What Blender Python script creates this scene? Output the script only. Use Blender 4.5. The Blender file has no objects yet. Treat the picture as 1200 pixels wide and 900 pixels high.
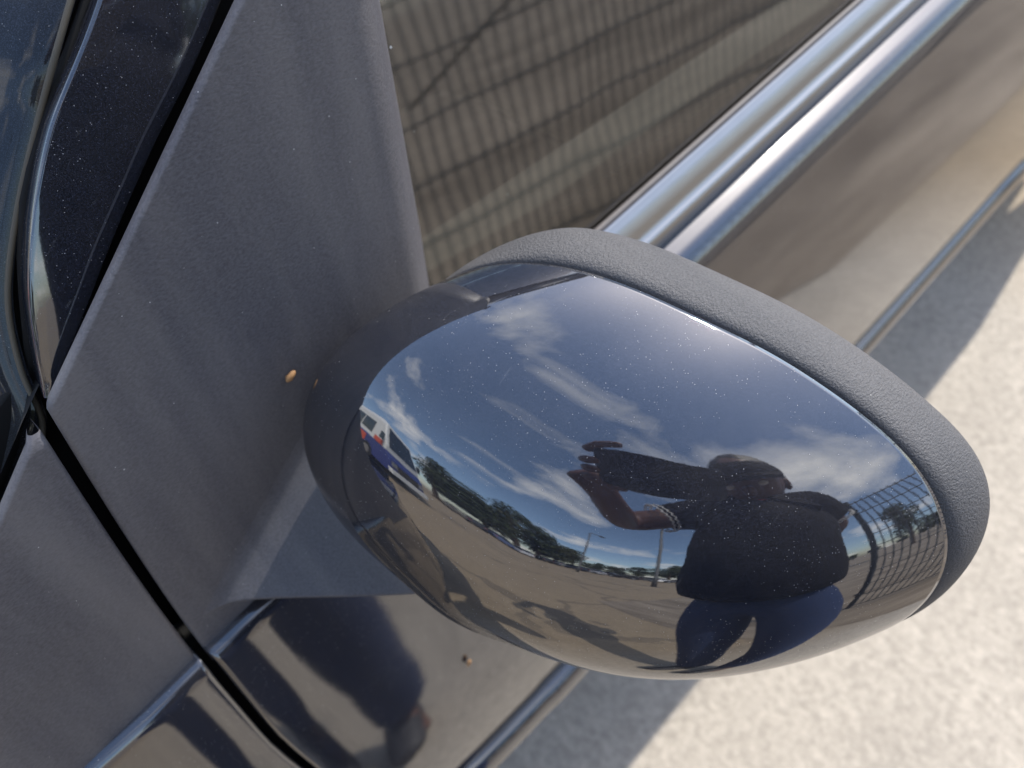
import bpy, bmesh, math, random
import numpy as np
from mathutils import Vector, Matrix
R = math.radians
random.seed(7); rng = np.random.default_rng(7)
S = bpy.context.scene
COL = S.collection

# ------------------------------------------------------------------ camera
CAM = Vector((.215, 0.0, 1.28))
HEADING, DEPRESSION = R(42.0), R(50.0)
hd = Vector((-math.sin(HEADING), math.cos(HEADING), 0))
fwd = (hd * math.cos(DEPRESSION) - Vector((0, 0, 1)) * math.sin(DEPRESSION)).normalized()
rgt = hd.cross(Vector((0, 0, 1))).normalized()
upv = rgt.cross(fwd).normalized()
cam = bpy.data.objects.new('camera', bpy.data.cameras.new('camera'))
COL.objects.link(cam); S.camera = cam
cam.location = CAM
cam.rotation_euler = fwd.to_track_quat('-Z', 'Y').to_euler()
cam.data.sensor_width = 36; cam.data.lens = 27.0
cam.data.clip_start = .004; cam.data.clip_end = 3000
cam.data.dof.use_dof = True
cam.data.dof.focus_distance = .272
cam.data.dof.aperture_fstop = 9.5

# ------------------------------------------------------------------ sky, sun, exposure
SUN_DIR = Vector((-.058, .62, .783)).normalized()          # towards the sun: behind the car, high
el = math.asin(SUN_DIR.z); azi = math.atan2(SUN_DIR.x, SUN_DIR.y)
W = bpy.data.worlds.new('World'); S.world = W; W.use_nodes = True
nt = W.node_tree; nt.nodes.clear()
def N(t, typ, **kw):
    n = t.nodes.new(typ)
    for k, v in kw.items():
        if k.startswith('i_'): n.inputs[k[2:].replace('_', ' ')].default_value = v
        else: setattr(n, k, v)
    return n
sky = N(nt, 'ShaderNodeTexSky', sky_type='NISHITA', sun_disc=False, sun_elevation=el, sun_rotation=azi,
        air_density=1.0, dust_density=1.2, ozone_density=2.4)
tc = N(nt, 'ShaderNodeTexCoord')
sep = N(nt, 'ShaderNodeSeparateXYZ'); nt.links.new(tc.outputs['Generated'], sep.inputs[0])
mx = N(nt, 'ShaderNodeMath', operation='MAXIMUM'); nt.links.new(sep.outputs['Z'], mx.inputs[0]); mx.inputs[1].default_value = .0
ad = N(nt, 'ShaderNodeMath', operation='ADD'); nt.links.new(mx.outputs[0], ad.inputs[0]); ad.inputs[1].default_value = .16
dx = N(nt, 'ShaderNodeMath', operation='DIVIDE'); nt.links.new(sep.outputs['X'], dx.inputs[0]); nt.links.new(ad.outputs[0], dx.inputs[1])
dy = N(nt, 'ShaderNodeMath', operation='DIVIDE'); nt.links.new(sep.outputs['Y'], dy.inputs[0]); nt.links.new(ad.outputs[0], dy.inputs[1])
cb = N(nt, 'ShaderNodeCombineXYZ'); nt.links.new(dx.outputs[0], cb.inputs[0]); nt.links.new(dy.outputs[0], cb.inputs[1])
mp = N(nt, 'ShaderNodeMapping'); nt.links.new(cb.outputs[0], mp.inputs[0])
mp.inputs['Location'].default_value = (3.3, -9.2, 0); mp.inputs['Rotation'].default_value = (0, 0, R(80)); mp.inputs['Scale'].default_value = (1.0, 1.25, 1)
n1 = N(nt, 'ShaderNodeTexNoise', i_Scale=1.25, i_Detail=10.0, i_Roughness=.56, i_Distortion=.2); nt.links.new(mp.outputs[0], n1.inputs['Vector'])
rp = N(nt, 'ShaderNodeValToRGB'); nt.links.new(n1.outputs['Fac'], rp.inputs[0])
rp.color_ramp.elements[0].position = .52; rp.color_ramp.elements[0].color = (0, 0, 0, 1)
rp.color_ramp.elements[1].position = .72; rp.color_ramp.elements[1].color = (1, 1, 1, 1)
n2 = N(nt, 'ShaderNodeTexNoise', i_Scale=3.0, i_Detail=6.0, i_Roughness=.6); nt.links.new(mp.outputs[0], n2.inputs['Vector'])
cl = N(nt, 'ShaderNodeMix', data_type='RGBA'); nt.links.new(n2.outputs['Fac'], cl.inputs['Factor'])
cl.inputs[6].default_value = (5.0, 5.2, 5.6, 1); cl.inputs[7].default_value = (9.5, 9.2, 8.8, 1)
mixc = N(nt, 'ShaderNodeMix', data_type='RGBA')
nt.links.new(rp.outputs[0], mixc.inputs['Factor']); nt.links.new(sky.outputs[0], mixc.inputs[6]); nt.links.new(cl.outputs[2], mixc.inputs[7])
bg = N(nt, 'ShaderNodeBackground', i_Strength=.15); nt.links.new(mixc.outputs[2], bg.inputs[0])
wo = N(nt, 'ShaderNodeOutputWorld'); nt.links.new(bg.outputs[0], wo.inputs[0])

sun = bpy.data.objects.new('sun', bpy.data.lights.new('sun', 'SUN')); COL.objects.link(sun)
sun.data.energy = 2.3; sun.data.angle = R(.53); sun.data.color = (1.0, .945, .86)
sun.rotation_euler = SUN_DIR.to_track_quat('Z', 'Y').to_euler(); sun.location = (0, 6, 8)
V = S.view_settings
V.view_transform = 'Standard'; V.look = 'None'; V.gamma = 1; V.use_curve_mapping = False; V.exposure = 1.12
S.cycles.max_bounces = 8; S.cycles.glossy_bounces = 5; S.cycles.transparent_max_bounces = 12

# ------------------------------------------------------------------ materials
def newmat(name):
    m = bpy.data.materials.new(name); m.use_nodes = True
    t = m.node_tree; b = t.nodes['Principled BSDF']; return m, t, b
def plain(name, col, rough=.6, metal=0.0, ior=1.5, noise=.12, scale=30):
    m, t, b = newmat(name)
    b.inputs['Roughness'].default_value = rough; b.inputs['Metallic'].default_value = metal; b.inputs['IOR'].default_value = ior
    tcx = N(t, 'ShaderNodeTexCoord'); nz = N(t, 'ShaderNodeTexNoise', i_Scale=scale, i_Detail=4.0)
    t.links.new(tcx.outputs['Object'], nz.inputs['Vector'])
    mixn = N(t, 'ShaderNodeMix', data_type='RGBA'); t.links.new(nz.outputs['Fac'], mixn.inputs['Factor'])
    mixn.inputs[6].default_value = (*[c * (1 - noise) for c in col], 1); mixn.inputs[7].default_value = (*[min(1, c * (1 + noise)) for c in col], 1)
    t.links.new(mixn.outputs[2], b.inputs['Base Color'])
    return m
def add_specks(t, coord, scale, thr, seed=0.0, cut=.5):
    """mask of tiny round specks: distance to random cell centres, only some cells"""
    mpn = N(t, 'ShaderNodeMapping'); t.links.new(coord, mpn.inputs[0]); mpn.inputs['Location'].default_value = (seed, seed * .7, seed * 1.3)
    vo = N(t, 'ShaderNodeTexVoronoi', i_Scale=scale); t.links.new(mpn.outputs[0], vo.inputs['Vector'])
    sc = N(t, 'ShaderNodeSeparateColor'); t.links.new(vo.outputs['Color'], sc.inputs[0])
    mul = N(t, 'ShaderNodeMath', operation='MULTIPLY'); t.links.new(sc.outputs[0], mul.inputs[0]); mul.inputs[1].default_value = thr
    ls = N(t, 'ShaderNodeMath', operation='LESS_THAN'); t.links.new(vo.outputs['Distance'], ls.inputs[0]); t.links.new(mul.outputs[0], ls.inputs[1])
    pt = N(t, 'ShaderNodeTexNoise', i_Scale=28.0, i_Detail=3.0); t.links.new(mpn.outputs[0], pt.inputs['Vector'])
    pm_ = N(t, 'ShaderNodeMapRange'); t.links.new(pt.outputs['Fac'], pm_.inputs['Value']); pm_.inputs['From Min'].default_value = .36; pm_.inputs['From Max'].default_value = .62; pm_.inputs['To Min'].default_value = .45; pm_.inputs['To Max'].default_value = 1.15
    pg = N(t, 'ShaderNodeMath', operation='MULTIPLY'); t.links.new(sc.outputs[1], pg.inputs[0]); t.links.new(pm_.outputs[0], pg.inputs[1])
    g = N(t, 'ShaderNodeMath', operation='GREATER_THAN'); t.links.new(pg.outputs[0], g.inputs[0]); g.inputs[1].default_value = cut
    o = N(t, 'ShaderNodeMath', operation='MULTIPLY'); t.links.new(ls.outputs[0], o.inputs[0]); t.links.new(g.outputs[0], o.inputs[1])
    return o.outputs[0]
def scratches(t, coord):
    """hair-fine wash marks: thin ridges of stretched noise in three directions, in patches"""
    outs = None
    for k, (rx, rz) in enumerate(((25, 40), (-35, 10), (60, -30))):
        mpn = N(t, 'ShaderNodeMapping'); t.links.new(coord, mpn.inputs[0]); mpn.inputs['Rotation'].default_value = (R(rx), R(20 * k), R(rz)); mpn.inputs['Scale'].default_value = (1100, 70, 70)
        nz = N(t, 'ShaderNodeTexNoise', i_Scale=1.0, i_Detail=1.0); t.links.new(mpn.outputs[0], nz.inputs['Vector'])
        mr = N(t, 'ShaderNodeMapRange'); t.links.new(nz.outputs['Fac'], mr.inputs['Value']); mr.inputs['From Min'].default_value = .75; mr.inputs['From Max'].default_value = .82; mr.inputs['To Max'].default_value = .16
        if outs is None: outs = mr.outputs[0]
        else:
            m_ = N(t, 'ShaderNodeMath', operation='MAXIMUM'); t.links.new(outs, m_.inputs[0]); t.links.new(mr.outputs[0], m_.inputs[1]); outs = m_.outputs[0]
    return outs
def paint(name, base=(.006, .007, .011), ior=2.5, dust=.5, rough=.035, speck=True, coat=.3):
    m, t, b = newmat(name)
    c = N(t, 'ShaderNodeTexCoord').outputs['Object']
    b.inputs['IOR'].default_value = ior
    b.inputs['Coat Weight'].default_value = coat; b.inputs['Coat Roughness'].default_value = .28; b.inputs['Coat IOR'].default_value = 1.35
    # pigment with fine flake
    fl = N(t, 'ShaderNodeTexNoise', i_Scale=2600.0, i_Detail=1.0); t.links.new(c, fl.inputs['Vector'])
    fr = N(t, 'ShaderNodeValToRGB'); t.links.new(fl.outputs['Fac'], fr.inputs[0])
    fr.color_ramp.elements[0].position = .45; fr.color_ramp.elements[0].color = (*base, 1)
    fr.color_ramp.elements[1].position = .78; fr.color_ramp.elements[1].color = (base[0] * 5 + .008, base[1] * 5 + .008, base[2] * 5 + .012, 1)
    # thin dust film, uneven
    dn = N(t, 'ShaderNodeTexNoise', i_Scale=13.0, i_Detail=8.0, i_Roughness=.62); t.links.new(c, dn.inputs['Vector'])
    dr = N(t, 'ShaderNodeMapRange'); t.links.new(dn.outputs['Fac'], dr.inputs['Value'])
    dr.inputs['From Min'].default_value = .35; dr.inputs['From Max'].default_value = .8; dr.inputs['To Min'].default_value = .01 * dust; dr.inputs['To Max'].default_value = .10 * dust
    dm = N(t, 'ShaderNodeMix', data_type='RGBA'); t.links.new(dr.outputs[0], dm.inputs['Factor'])
    t.links.new(fr.outputs[0], dm.inputs[6]); dm.inputs[7].default_value = (.42, .38, .33, 1)
    if speck:
        s1 = add_specks(t, c, 1150., .19, 0., .62); s2 = add_specks(t, c, 300., .07, 3.7, .72)
        s3 = scratches(t, c)
        sm = N(t, 'ShaderNodeMath', operation='MAXIMUM'); t.links.new(s1, sm.inputs[0]); t.links.new(s2, sm.inputs[1])
        dm2 = N(t, 'ShaderNodeMix', data_type='RGBA'); t.links.new(sm.outputs[0], dm2.inputs['Factor'])
        dms = N(t, 'ShaderNodeMix', data_type='RGBA'); t.links.new(s3, dms.inputs['Factor']); t.links.new(dm.outputs[2], dms.inputs[6]); dms.inputs[7].default_value = (.20, .20, .20, 1)
        t.links.new(dms.outputs[2], dm2.inputs[6]); dm2.inputs[7].default_value = (.30, .295, .29, 1)
        t.links.new(dm2.outputs[2], b.inputs['Base Color'])
        rr = N(t, 'ShaderNodeMapRange'); t.links.new(sm.outputs[0], rr.inputs['Value']); rr.inputs['To Min'].default_value = rough; rr.inputs['To Max'].default_value = .7
        t.links.new(rr.outputs[0], b.inputs['Roughness'])
    else:
        t.links.new(dm.outputs[2], b.inputs['Base Color']); b.inputs['Roughness'].default_value = rough
    # very slight orange peel
    on = N(t, 'ShaderNodeTexNoise', i_Scale=260.0, i_Detail=2.0); t.links.new(c, on.inputs['Vector'])
    bp = N(t, 'ShaderNodeBump', i_Strength=.012, i_Distance=.0006); t.links.new(on.outputs['Fac'], bp.inputs['Height']); t.links.new(bp.outputs[0], b.inputs['Normal'])
    return m
def grained(name, base, rough, scale, bump, streak=0.0, speck=True):
    """moulded matte plastic with a leather-like grain, a little chalky with dust"""
    m, t, b = newmat(name); c = N(t, 'ShaderNodeTexCoord').outputs['Object']
    b.inputs['Roughness'].default_value = rough; b.inputs['IOR'].default_value = 1.5
    mpn = N(t, 'ShaderNodeMapping'); t.links.new(c, mpn.inputs[0]); mpn.inputs['Scale'].default_value = (1, .55, 1.0)
    g = N(t, 'ShaderNodeTexNoise', i_Scale=scale, i_Detail=3.0, i_Roughness=.6); t.links.new(mpn.outputs[0], g.inputs['Vector'])
    bp = N(t, 'ShaderNodeBump', i_Strength=bump, i_Distance=.0008); t.links.new(g.outputs['Fac'], bp.inputs['Height']); t.links.new(bp.outputs[0], b.inputs['Normal'])
    gr = N(t, 'ShaderNodeValToRGB'); t.links.new(g.outputs['Fac'], gr.inputs[0])
    gr.color_ramp.elements[0].position = .32; gr.color_ramp.elements[0].color = (*[x * .78 for x in base], 1)
    gr.color_ramp.elements[1].position = .68; gr.color_ramp.elements[1].color = (*[x * 1.26 for x in base], 1)
    mp2 = N(t, 'ShaderNodeMapping'); t.links.new(c, mp2.inputs[0]); mp2.inputs['Rotation'].default_value = (R(-28), 0, 0); mp2.inputs['Scale'].default_value = (4, 38, 6)
    d = N(t, 'ShaderNodeTexNoise', i_Scale=1.0, i_Detail=5.0); t.links.new(mp2.outputs[0], d.inputs['Vector'])
    dr = N(t, 'ShaderNodeMapRange'); t.links.new(d.outputs['Fac'], dr.inputs['Value']); dr.inputs['From Min'].default_value = .4; dr.inputs['From Max'].default_value = .75; dr.inputs['To Max'].default_value = .10 * streak + .02
    mm = N(t, 'ShaderNodeMix', data_type='RGBA'); t.links.new(dr.outputs[0], mm.inputs['Factor']); t.links.new(gr.outputs[0], mm.inputs[6]); mm.inputs[7].default_value = (.36, .33, .30, 1)
    out = mm.outputs[2]
    if speck:
        s1 = add_specks(t, c, 75., .045, 1.3); s2 = add_specks(t, c, 260., .07, 5.1)
        sm = N(t, 'ShaderNodeMath', operation='MAXIMUM'); t.links.new(s1, sm.inputs[0]); t.links.new(s2, sm.inputs[1])
        m2 = N(t, 'ShaderNodeMix', data_type='RGBA'); t.links.new(sm.outputs[0], m2.inputs['Factor']); t.links.new(out, m2.inputs[6]); m2.inputs[7].default_value = (.5, .49, .47, 1)
        out = m2.outputs[2]
    t.links.new(out, b.inputs['Base Color'])
    return m
def glassmat(name, tint=(.55, .6, .57), ior=2.0):
    m, t, b = newmat(name); t.nodes.remove(b)
    tr = N(t, 'ShaderNodeBsdfTransparent'); tr.inputs[0].default_value = (*tint, 1)
    wn = N(t, 'ShaderNodeTexNoise', i_Scale=9.0, i_Detail=1.0); t.links.new(N(t, 'ShaderNodeTexCoord').outputs['Object'], wn.inputs['Vector'])
    wb = N(t, 'ShaderNodeBump', i_Strength=.045, i_Distance=.01); t.links.new(wn.outputs['Fac'], wb.inputs['Height'])
    gl = N(t, 'ShaderNodeBsdfGlossy', i_Roughness=.045); t.links.new(wb.outputs[0], gl.inputs['Normal']); gl.inputs[0].default_value = (1, 1, 1, 1)
    fr = N(t, 'ShaderNodeFresnel', i_IOR=ior)
    mixs = N(t, 'ShaderNodeMixShader'); t.links.new(fr.outputs[0], mixs.inputs[0]); t.links.new(tr.outputs[0], mixs.inputs[1]); t.links.new(gl.outputs[0], mixs.inputs[2])
    c = N(t, 'ShaderNodeTexCoord').outputs['Object']
    sp = add_specks(t, c, 60., .04, 2.2); dfs = N(t, 'ShaderNodeBsdfDiffuse'); dfs.inputs[0].default_value = (.5, .5, .48, 1)
    m3 = N(t, 'ShaderNodeMixShader'); t.links.new(sp, m3.inputs[0]); t.links.new(mixs.outputs[0], m3.inputs[1]); t.links.new(dfs.outputs[0], m3.inputs[2])
    t.links.new(m3.outputs[0], t.nodes['Material Output'].inputs[0])
    return m
M = {}
M['paint'] = paint('black_car_paint', ior=2.2, coat=.2, rough=.055)
M['cap'] = paint('black_cap_paint', ior=2.5, dust=1.0, rough=.02, coat=.05)
M['trim'] = grained('charcoal_grained_plastic', (.096, .092, .101), .5, 1100., .3, 2.4)
M['rim'] = grained('grey_textured_plastic', (.086, .085, .088), .58, 1400., 1.0, 1.2)
M['rubber'] = plain('black_rubber', (.012, .012, .012), .5, 0, 1.5)
M['dark'] = plain('dark_cavity', (.004, .004, .004), .9)
M['dirtyrub'] = plain('dusty_rubber', (.10, .085, .06), .6)
M['metal'] = plain('satin_waist_trim', (.42, .41, .40), .40, 1.0, 1.5, .04, 60)
M['glass'] = glassmat('side_window_glass', (.50, .55, .52), 2.45)
M['wscreen'] = paint('windscreen_black_border', (.006, .008, .012), 1.4, .5, .04)
M['cabin'] = plain('dark_cabin_fabric', (.03, .029, .028), .85)
M['alloy'] = plain('alloy_rim', (.5, .5, .52), .35, 1.0)
M['tyre'] = plain('tyre_rubber', (.02, .02, .02), .8)
M['sealgrey'] = plain('faded_window_rubber', (.13, .115, .11), .55, 0, 1.5, .2, 120)
M['mirror'] = plain('mirror_glass', (.85, .86, .88), .01, 1.0, 1.5, 0)
M['lampglass'] = plain('lamp_lens', (.35, .36, .38), .08, .3, 2.0)
M['redlens'] = plain('red_lamp_lens', (.35, .01, .01), .1, 0, 1.8)
M['skin'] = plain('skin', (.13, .055, .036), .5, 0, 1.45, .1, 40)
M['shirt'] = plain('black_cotton', (.009, .008, .010), .9, 0, 1.3, .3, 60)
M['trimwhite'] = plain('white_stitching', (.75, .73, .7), .8)
M['jeans'] = plain('blue_denim', (.030, .050, .125), .85, 0, 1.4, .35, 90)
M['hair'] = plain('dark_hair', (.02, .014, .01), .6)
M['shoe'] = plain('dark_shoe', (.03, .03, .035), .6)
M['phone'] = plain('phone_body', (.02, .02, .024), .2, 0, 1.6)
M['galv'] = plain('weathered_fence_wire', (.05, .055, .055), .5, .4)
M['bark'] = plain('bark', (.09, .065, .045), .9)
M['seed'] = plain('dry_seed_husk', (.42, .23, .10), .7, 0, 1.5, .35, 900)
M['pole'] = plain('steel_lamp_post', (.12, .12, .12), .5, .5)

# ------------------------------------------------------------------ mesh helpers
class Root:
    pass
def thing(name, label, cat, loc=(0, 0, 0), rz=0., group=None):
    o = bpy.data.objects.new(name, None); COL.objects.link(o)
    o.location = loc; o.rotation_euler = (0, 0, rz); o['label'] = label; o['category'] = cat
    if group: o['group'] = group
    o.empty_display_size = .1
    return o
def tag(o, label, cat, group=None):
    o['label'] = label; o['category'] = cat
    if group: o['group'] = group
    return o
def rootloc(o):
    while o is not None and o.parent: o = o.parent
    return Vector(o.location) if o is not None else Vector((0, 0, 0))
def mobj(name, verts, faces, mat, parent=None, smooth=True, local=False, fix=True):
    """one mesh object; vertices in world coordinates unless local"""
    me = bpy.data.meshes.new(name)
    off = Vector((0, 0, 0)) if (local or parent is None) else rootloc(parent)
    me.from_pydata([tuple(Vector(v) - off) for v in verts], [], faces)
    if fix:
        bm = bmesh.new(); bm.from_mesh(me)
        bmesh.ops.remove_doubles(bm, verts=bm.verts, dist=1e-6)
        bmesh.ops.recalc_face_normals(bm, faces=bm.faces); bm.to_mesh(me); bm.free()
    me.validate()
    if smooth:
        me.polygons.foreach_set('use_smooth', [True] * len(me.polygons))
    me.materials.append(M[mat] if isinstance(mat, str) else mat)
    o = bpy.data.objects.new(name, me); COL.objects.link(o)
    if parent is not None: o.parent = parent
    return o
def gridfaces(nu, nv, wrapu=False):
    f = []
    for j in range(nv - 1):
        for i in range(nu if wrapu else nu - 1):
            a = j * nu + i; b = j * nu + (i + 1) % nu
            f.append((a, b, b + nu, a + nu))
    return f
def tube(path, rad, n=10, cap=True):
    """swept tube; rad scalar or list"""
    P = [Vector(p) for p in path]; k = len(P)
    rs = rad if isinstance(rad, (list, tuple)) else [rad] * k
    vs = []; fs = []
    up0 = None
    for i in range(k):
        t = (P[min(i + 1, k - 1)] - P[max(i - 1, 0)]).normalized()
        if up0 is None:
            up0 = Vector((0, 0, 1)) if abs(t.z) < .9 else Vector((1, 0, 0))
        s = t.cross(up0).normalized(); u = s.cross(t).normalized(); up0 = u
        for q in range(n):
            a = 2 * math.pi * q / n
            vs.append(P[i] + (s * math.cos(a) + u * math.sin(a)) * rs[i])
    fs = gridfaces(n, k, True)
    if cap:
        fs.append(tuple(range(n))); fs.append(tuple(range((k - 1) * n, k * n)))
    return vs, fs
def box(c, s, rz=0., taper=1.0):
    """box centre c, size s"""
    vs = []
    for z in (-.5, .5):
        k = taper if z > 0 else 1
        for x, y in ((-.5, -.5), (.5, -.5), (.5, .5), (-.5, .5)):
            px, py = x * s[0] * k, y * s[1] * k
            vs.append((c[0] + px * math.cos(rz) - py * math.sin(rz), c[1] + px * math.sin(rz) + py * math.cos(rz), c[2] + z * s[2]))
    fs = [(0, 3, 2, 1), (4, 5, 6, 7), (0, 1, 5, 4), (1, 2, 6, 5), (2, 3, 7, 6), (3, 0, 4, 7)]
    return vs, fs
def join(*parts):
    vs = []; fs = []
    for v, f in parts:
        o = len(vs); vs += list(v); fs += [tuple(i + o for i in q) for q in f]
    return vs, fs
def bevel(o, w, seg=2):
    b = o.modifiers.new('bevel', 'BEVEL'); b.width = w; b.segments = seg; b.limit_method = 'ANGLE'; b.angle_limit = R(35)
    return o
def sm(x, a, b):
    x = max(0., min(1., (x - a) / (b - a))); return x * x * (3 - 2 * x)
def crom(pts, n):
    """Catmull-Rom resample of a list of tuples"""
    P = [np.array(p, float) for p in pts]; out = []
    k = len(P) - 1
    for i in range(n):
        u = i / (n - 1) * k; j = min(int(u), k - 1); t = u - j
        p0, p1, p2, p3 = P[max(j - 1, 0)], P[j], P[j + 1], P[min(j + 2, k)]
        out.append(.5 * ((2 * p1) + (-p0 + p2) * t + (2 * p0 - 5 * p1 + 4 * p2 - p3) * t * t + (-p0 + 3 * p1 - 3 * p2 + p3) * t ** 3))
    return out

# ------------------------------------------------------------------ ground
def groundmat():
    m, t, b = newmat('worn_concrete'); c = N(t, 'ShaderNodeTexCoord').outputs['Object']
    b.inputs['Roughness'].default_value = .9
    a = N(t, 'ShaderNodeTexNoise', i_Scale=.35, i_Detail=7.0, i_Roughness=.6); t.links.new(c, a.inputs['Vector'])
    f = N(t, 'ShaderNodeTexNoise', i_Scale=62.0, i_Detail=6.0, i_Roughness=.7); t.links.new(c, f.inputs['Vector'])
    g = N(t, 'ShaderNodeTexNoise', i_Scale=210.0, i_Detail=3.0); t.links.new(c, g.inputs['Vector'])
    ra = N(t, 'ShaderNodeValToRGB'); t.links.new(a.outputs['Fac'], ra.inputs[0])
    ra.color_ramp.elements[0].position = .15; ra.color_ramp.elements[0].color = (.42, .37, .305, 1)
    ra.color_ramp.elements[1].position = .75; ra.color_ramp.elements[1].color = (.53, .475, .395, 1)
    rf = N(t, 'ShaderNodeValToRGB'); t.links.new(f.outputs['Fac'], rf.inputs[0])
    rf.color_ramp.elements[0].position = .3; rf.color_ramp.elements[0].color = (.74, .74, .74, 1)
    rf.color_ramp.elements[1].position = .68; rf.color_ramp.elements[1].color = (1.12, 1.12, 1.12, 1)
    m1 = N(t, 'ShaderNodeMix', data_type='RGBA', blend_type='MULTIPLY'); m1.inputs['Factor'].default_value = 1
    t.links.new(ra.outputs[0], m1.inputs[6]); t.links.new(rf.outputs[0], m1.inputs[7])
    rg = N(t, 'ShaderNodeValToRGB'); t.links.new(g.outputs['Fac'], rg.inputs[0])
    rg.color_ramp.elements[0].position = .3; rg.color_ramp.elements[0].color = (.84, .84, .84, 1); rg.color_ramp.elements[1].position = .7; rg.color_ramp.elements[1].color = (1.1, 1.1, 1.1, 1)
    m2 = N(t, 'ShaderNodeMix', data_type='RGBA', blend_type='MULTIPLY'); m2.inputs['Factor'].default_value = .8
    t.links.new(m1.outputs[2], m2.inputs[6]); t.links.new(rg.outputs[0], m2.inputs[7])
    ag = N(t, 'ShaderNodeTexVoronoi', i_Scale=85.0); t.links.new(c, ag.inputs['Vector'])
    ags = N(t, 'ShaderNodeSeparateColor'); t.links.new(ag.outputs['Color'], ags.inputs[0])
    agr = N(t, 'ShaderNodeMapRange'); t.links.new(ags.outputs[0], agr.inputs['Value']); agr.inputs['To Min'].default_value = .88; agr.inputs['To Max'].default_value = 1.07
    m2b = N(t, 'ShaderNodeMix', data_type='RGBA', blend_type='MULTIPLY'); m2b.inputs['Factor'].default_value = 1; t.links.new(m2.outputs[2], m2b.inputs[6]); t.links.new(agr.outputs[0], m2b.inputs[7])
    pn = N(t, 'ShaderNodeTexNoise', i_Scale=5.5, i_Detail=5.0, i_Roughness=.6); t.links.new(c, pn.inputs['Vector'])
    pr = N(t, 'ShaderNodeMapRange'); t.links.new(pn.outputs['Fac'], pr.inputs['Value']); pr.inputs['From Min'].default_value = .3; pr.inputs['From Max'].default_value = .7; pr.inputs['To Min'].default_value = .92; pr.inputs['To Max'].default_value = 1.05
    m2c = N(t, 'ShaderNodeMix', data_type='RGBA', blend_type='MULTIPLY'); m2c.inputs['Factor'].default_value = 1; t.links.new(m2b.outputs[2], m2c.inputs[6]); t.links.new(pr.outputs[0], m2c.inputs[7])
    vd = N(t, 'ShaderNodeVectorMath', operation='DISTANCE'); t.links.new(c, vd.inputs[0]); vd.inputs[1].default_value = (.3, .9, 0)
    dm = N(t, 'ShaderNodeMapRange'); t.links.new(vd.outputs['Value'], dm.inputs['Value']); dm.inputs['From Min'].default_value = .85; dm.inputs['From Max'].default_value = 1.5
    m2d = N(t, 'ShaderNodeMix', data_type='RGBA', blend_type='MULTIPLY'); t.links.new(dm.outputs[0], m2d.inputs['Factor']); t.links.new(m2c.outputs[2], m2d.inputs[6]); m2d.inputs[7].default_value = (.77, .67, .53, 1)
    m2 = m2d
    # old oil and tar stains with soft outlines
    mps = N(t, 'ShaderNodeMapping'); t.links.new(c, mps.inputs[0]); mps.inputs['Scale'].default_value = (.55, .9, 1); mps.inputs['Rotation'].default_value = (0, 0, R(25))
    st = N(t, 'ShaderNodeTexNoise', i_Scale=.8, i_Detail=5.0, i_Roughness=.55, i_Distortion=.6); t.links.new(mps.outputs[0], st.inputs['Vector'])
    rs = N(t, 'ShaderNodeValToRGB'); t.links.new(st.outputs['Fac'], rs.inputs[0])
    rs.color_ramp.elements[0].position = .60; rs.color_ramp.elements[0].color = (0, 0, 0, 1); rs.color_ramp.elements[1].position = .68; rs.color_ramp.elements[1].color = (1, 1, 1, 1)
    # crack network
    nn = N(t, 'ShaderNodeTexNoise', i_Scale=1.5, i_Detail=5.0); t.links.new(c, nn.inputs['Vector'])
    va = N(t, 'ShaderNodeVectorMath', operation='ADD'); t.links.new(c, va.inputs[0]); t.links.new(nn.outputs['Color'], va.inputs[1])
    vo = N(t, 'ShaderNodeTexVoronoi', feature='DISTANCE_TO_EDGE', i_Scale=.30); t.links.new(va.outputs[0], vo.inputs['Vector'])
    lt = N(t, 'ShaderNodeMath', operation='LESS_THAN'); t.links.new(vo.outputs['Distance'], lt.inputs[0]); lt.inputs[1].default_value = .012
    mxx = N(t, 'ShaderNodeMath', operation='MAXIMUM'); t.links.new(rs.outputs[0], mxx.inputs[0]); t.links.new(lt.outputs[0], mxx.inputs[1])
    # the first metre beside the car is clean
    vl = N(t, 'ShaderNodeVectorMath', operation='DISTANCE'); t.links.new(c, vl.inputs[0]); vl.inputs[1].default_value = (.3, .9, 0)
    mr = N(t, 'ShaderNodeMapRange'); t.links.new(vl.outputs['Value'], mr.inputs['Value']); mr.inputs['From Min'].default_value = 1.1; mr.inputs['From Max'].default_value = 1.8
    mk = N(t, 'ShaderNodeMath', operation='MULTIPLY'); t.links.new(mxx.outputs[0], mk.inputs[0]); t.links.new(mr.outputs[0], mk.inputs[1]); mxx = mk
    m3 = N(t, 'ShaderNodeMix', data_type='RGBA'); sc = N(t, 'ShaderNodeMath', operation='MULTIPLY'); t.links.new(mxx.outputs[0], sc.inputs[0]); sc.inputs[1].default_value = .5
    t.links.new(sc.outputs[0], m3.inputs['Factor']); t.links.new(m2.outputs[2], m3.inputs[6]); m3.inputs[7].default_value = (.10, .085, .068, 1)
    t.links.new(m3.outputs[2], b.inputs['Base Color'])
    bp = N(t, 'ShaderNodeBump', i_Strength=.5, i_Distance=.004); t.links.new(f.outputs['Fac'], bp.inputs['Height']); t.links.new(bp.outputs[0], b.inputs['Normal'])
    return m
M['ground'] = groundmat()
g = mobj('ground', [(-900, -900, 0), (900, -900, 0), (900, 900, 0), (-900, 900, 0)], [(0, 1, 2, 3)], 'ground', smooth=False); g['kind'] = 'structure'
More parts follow.
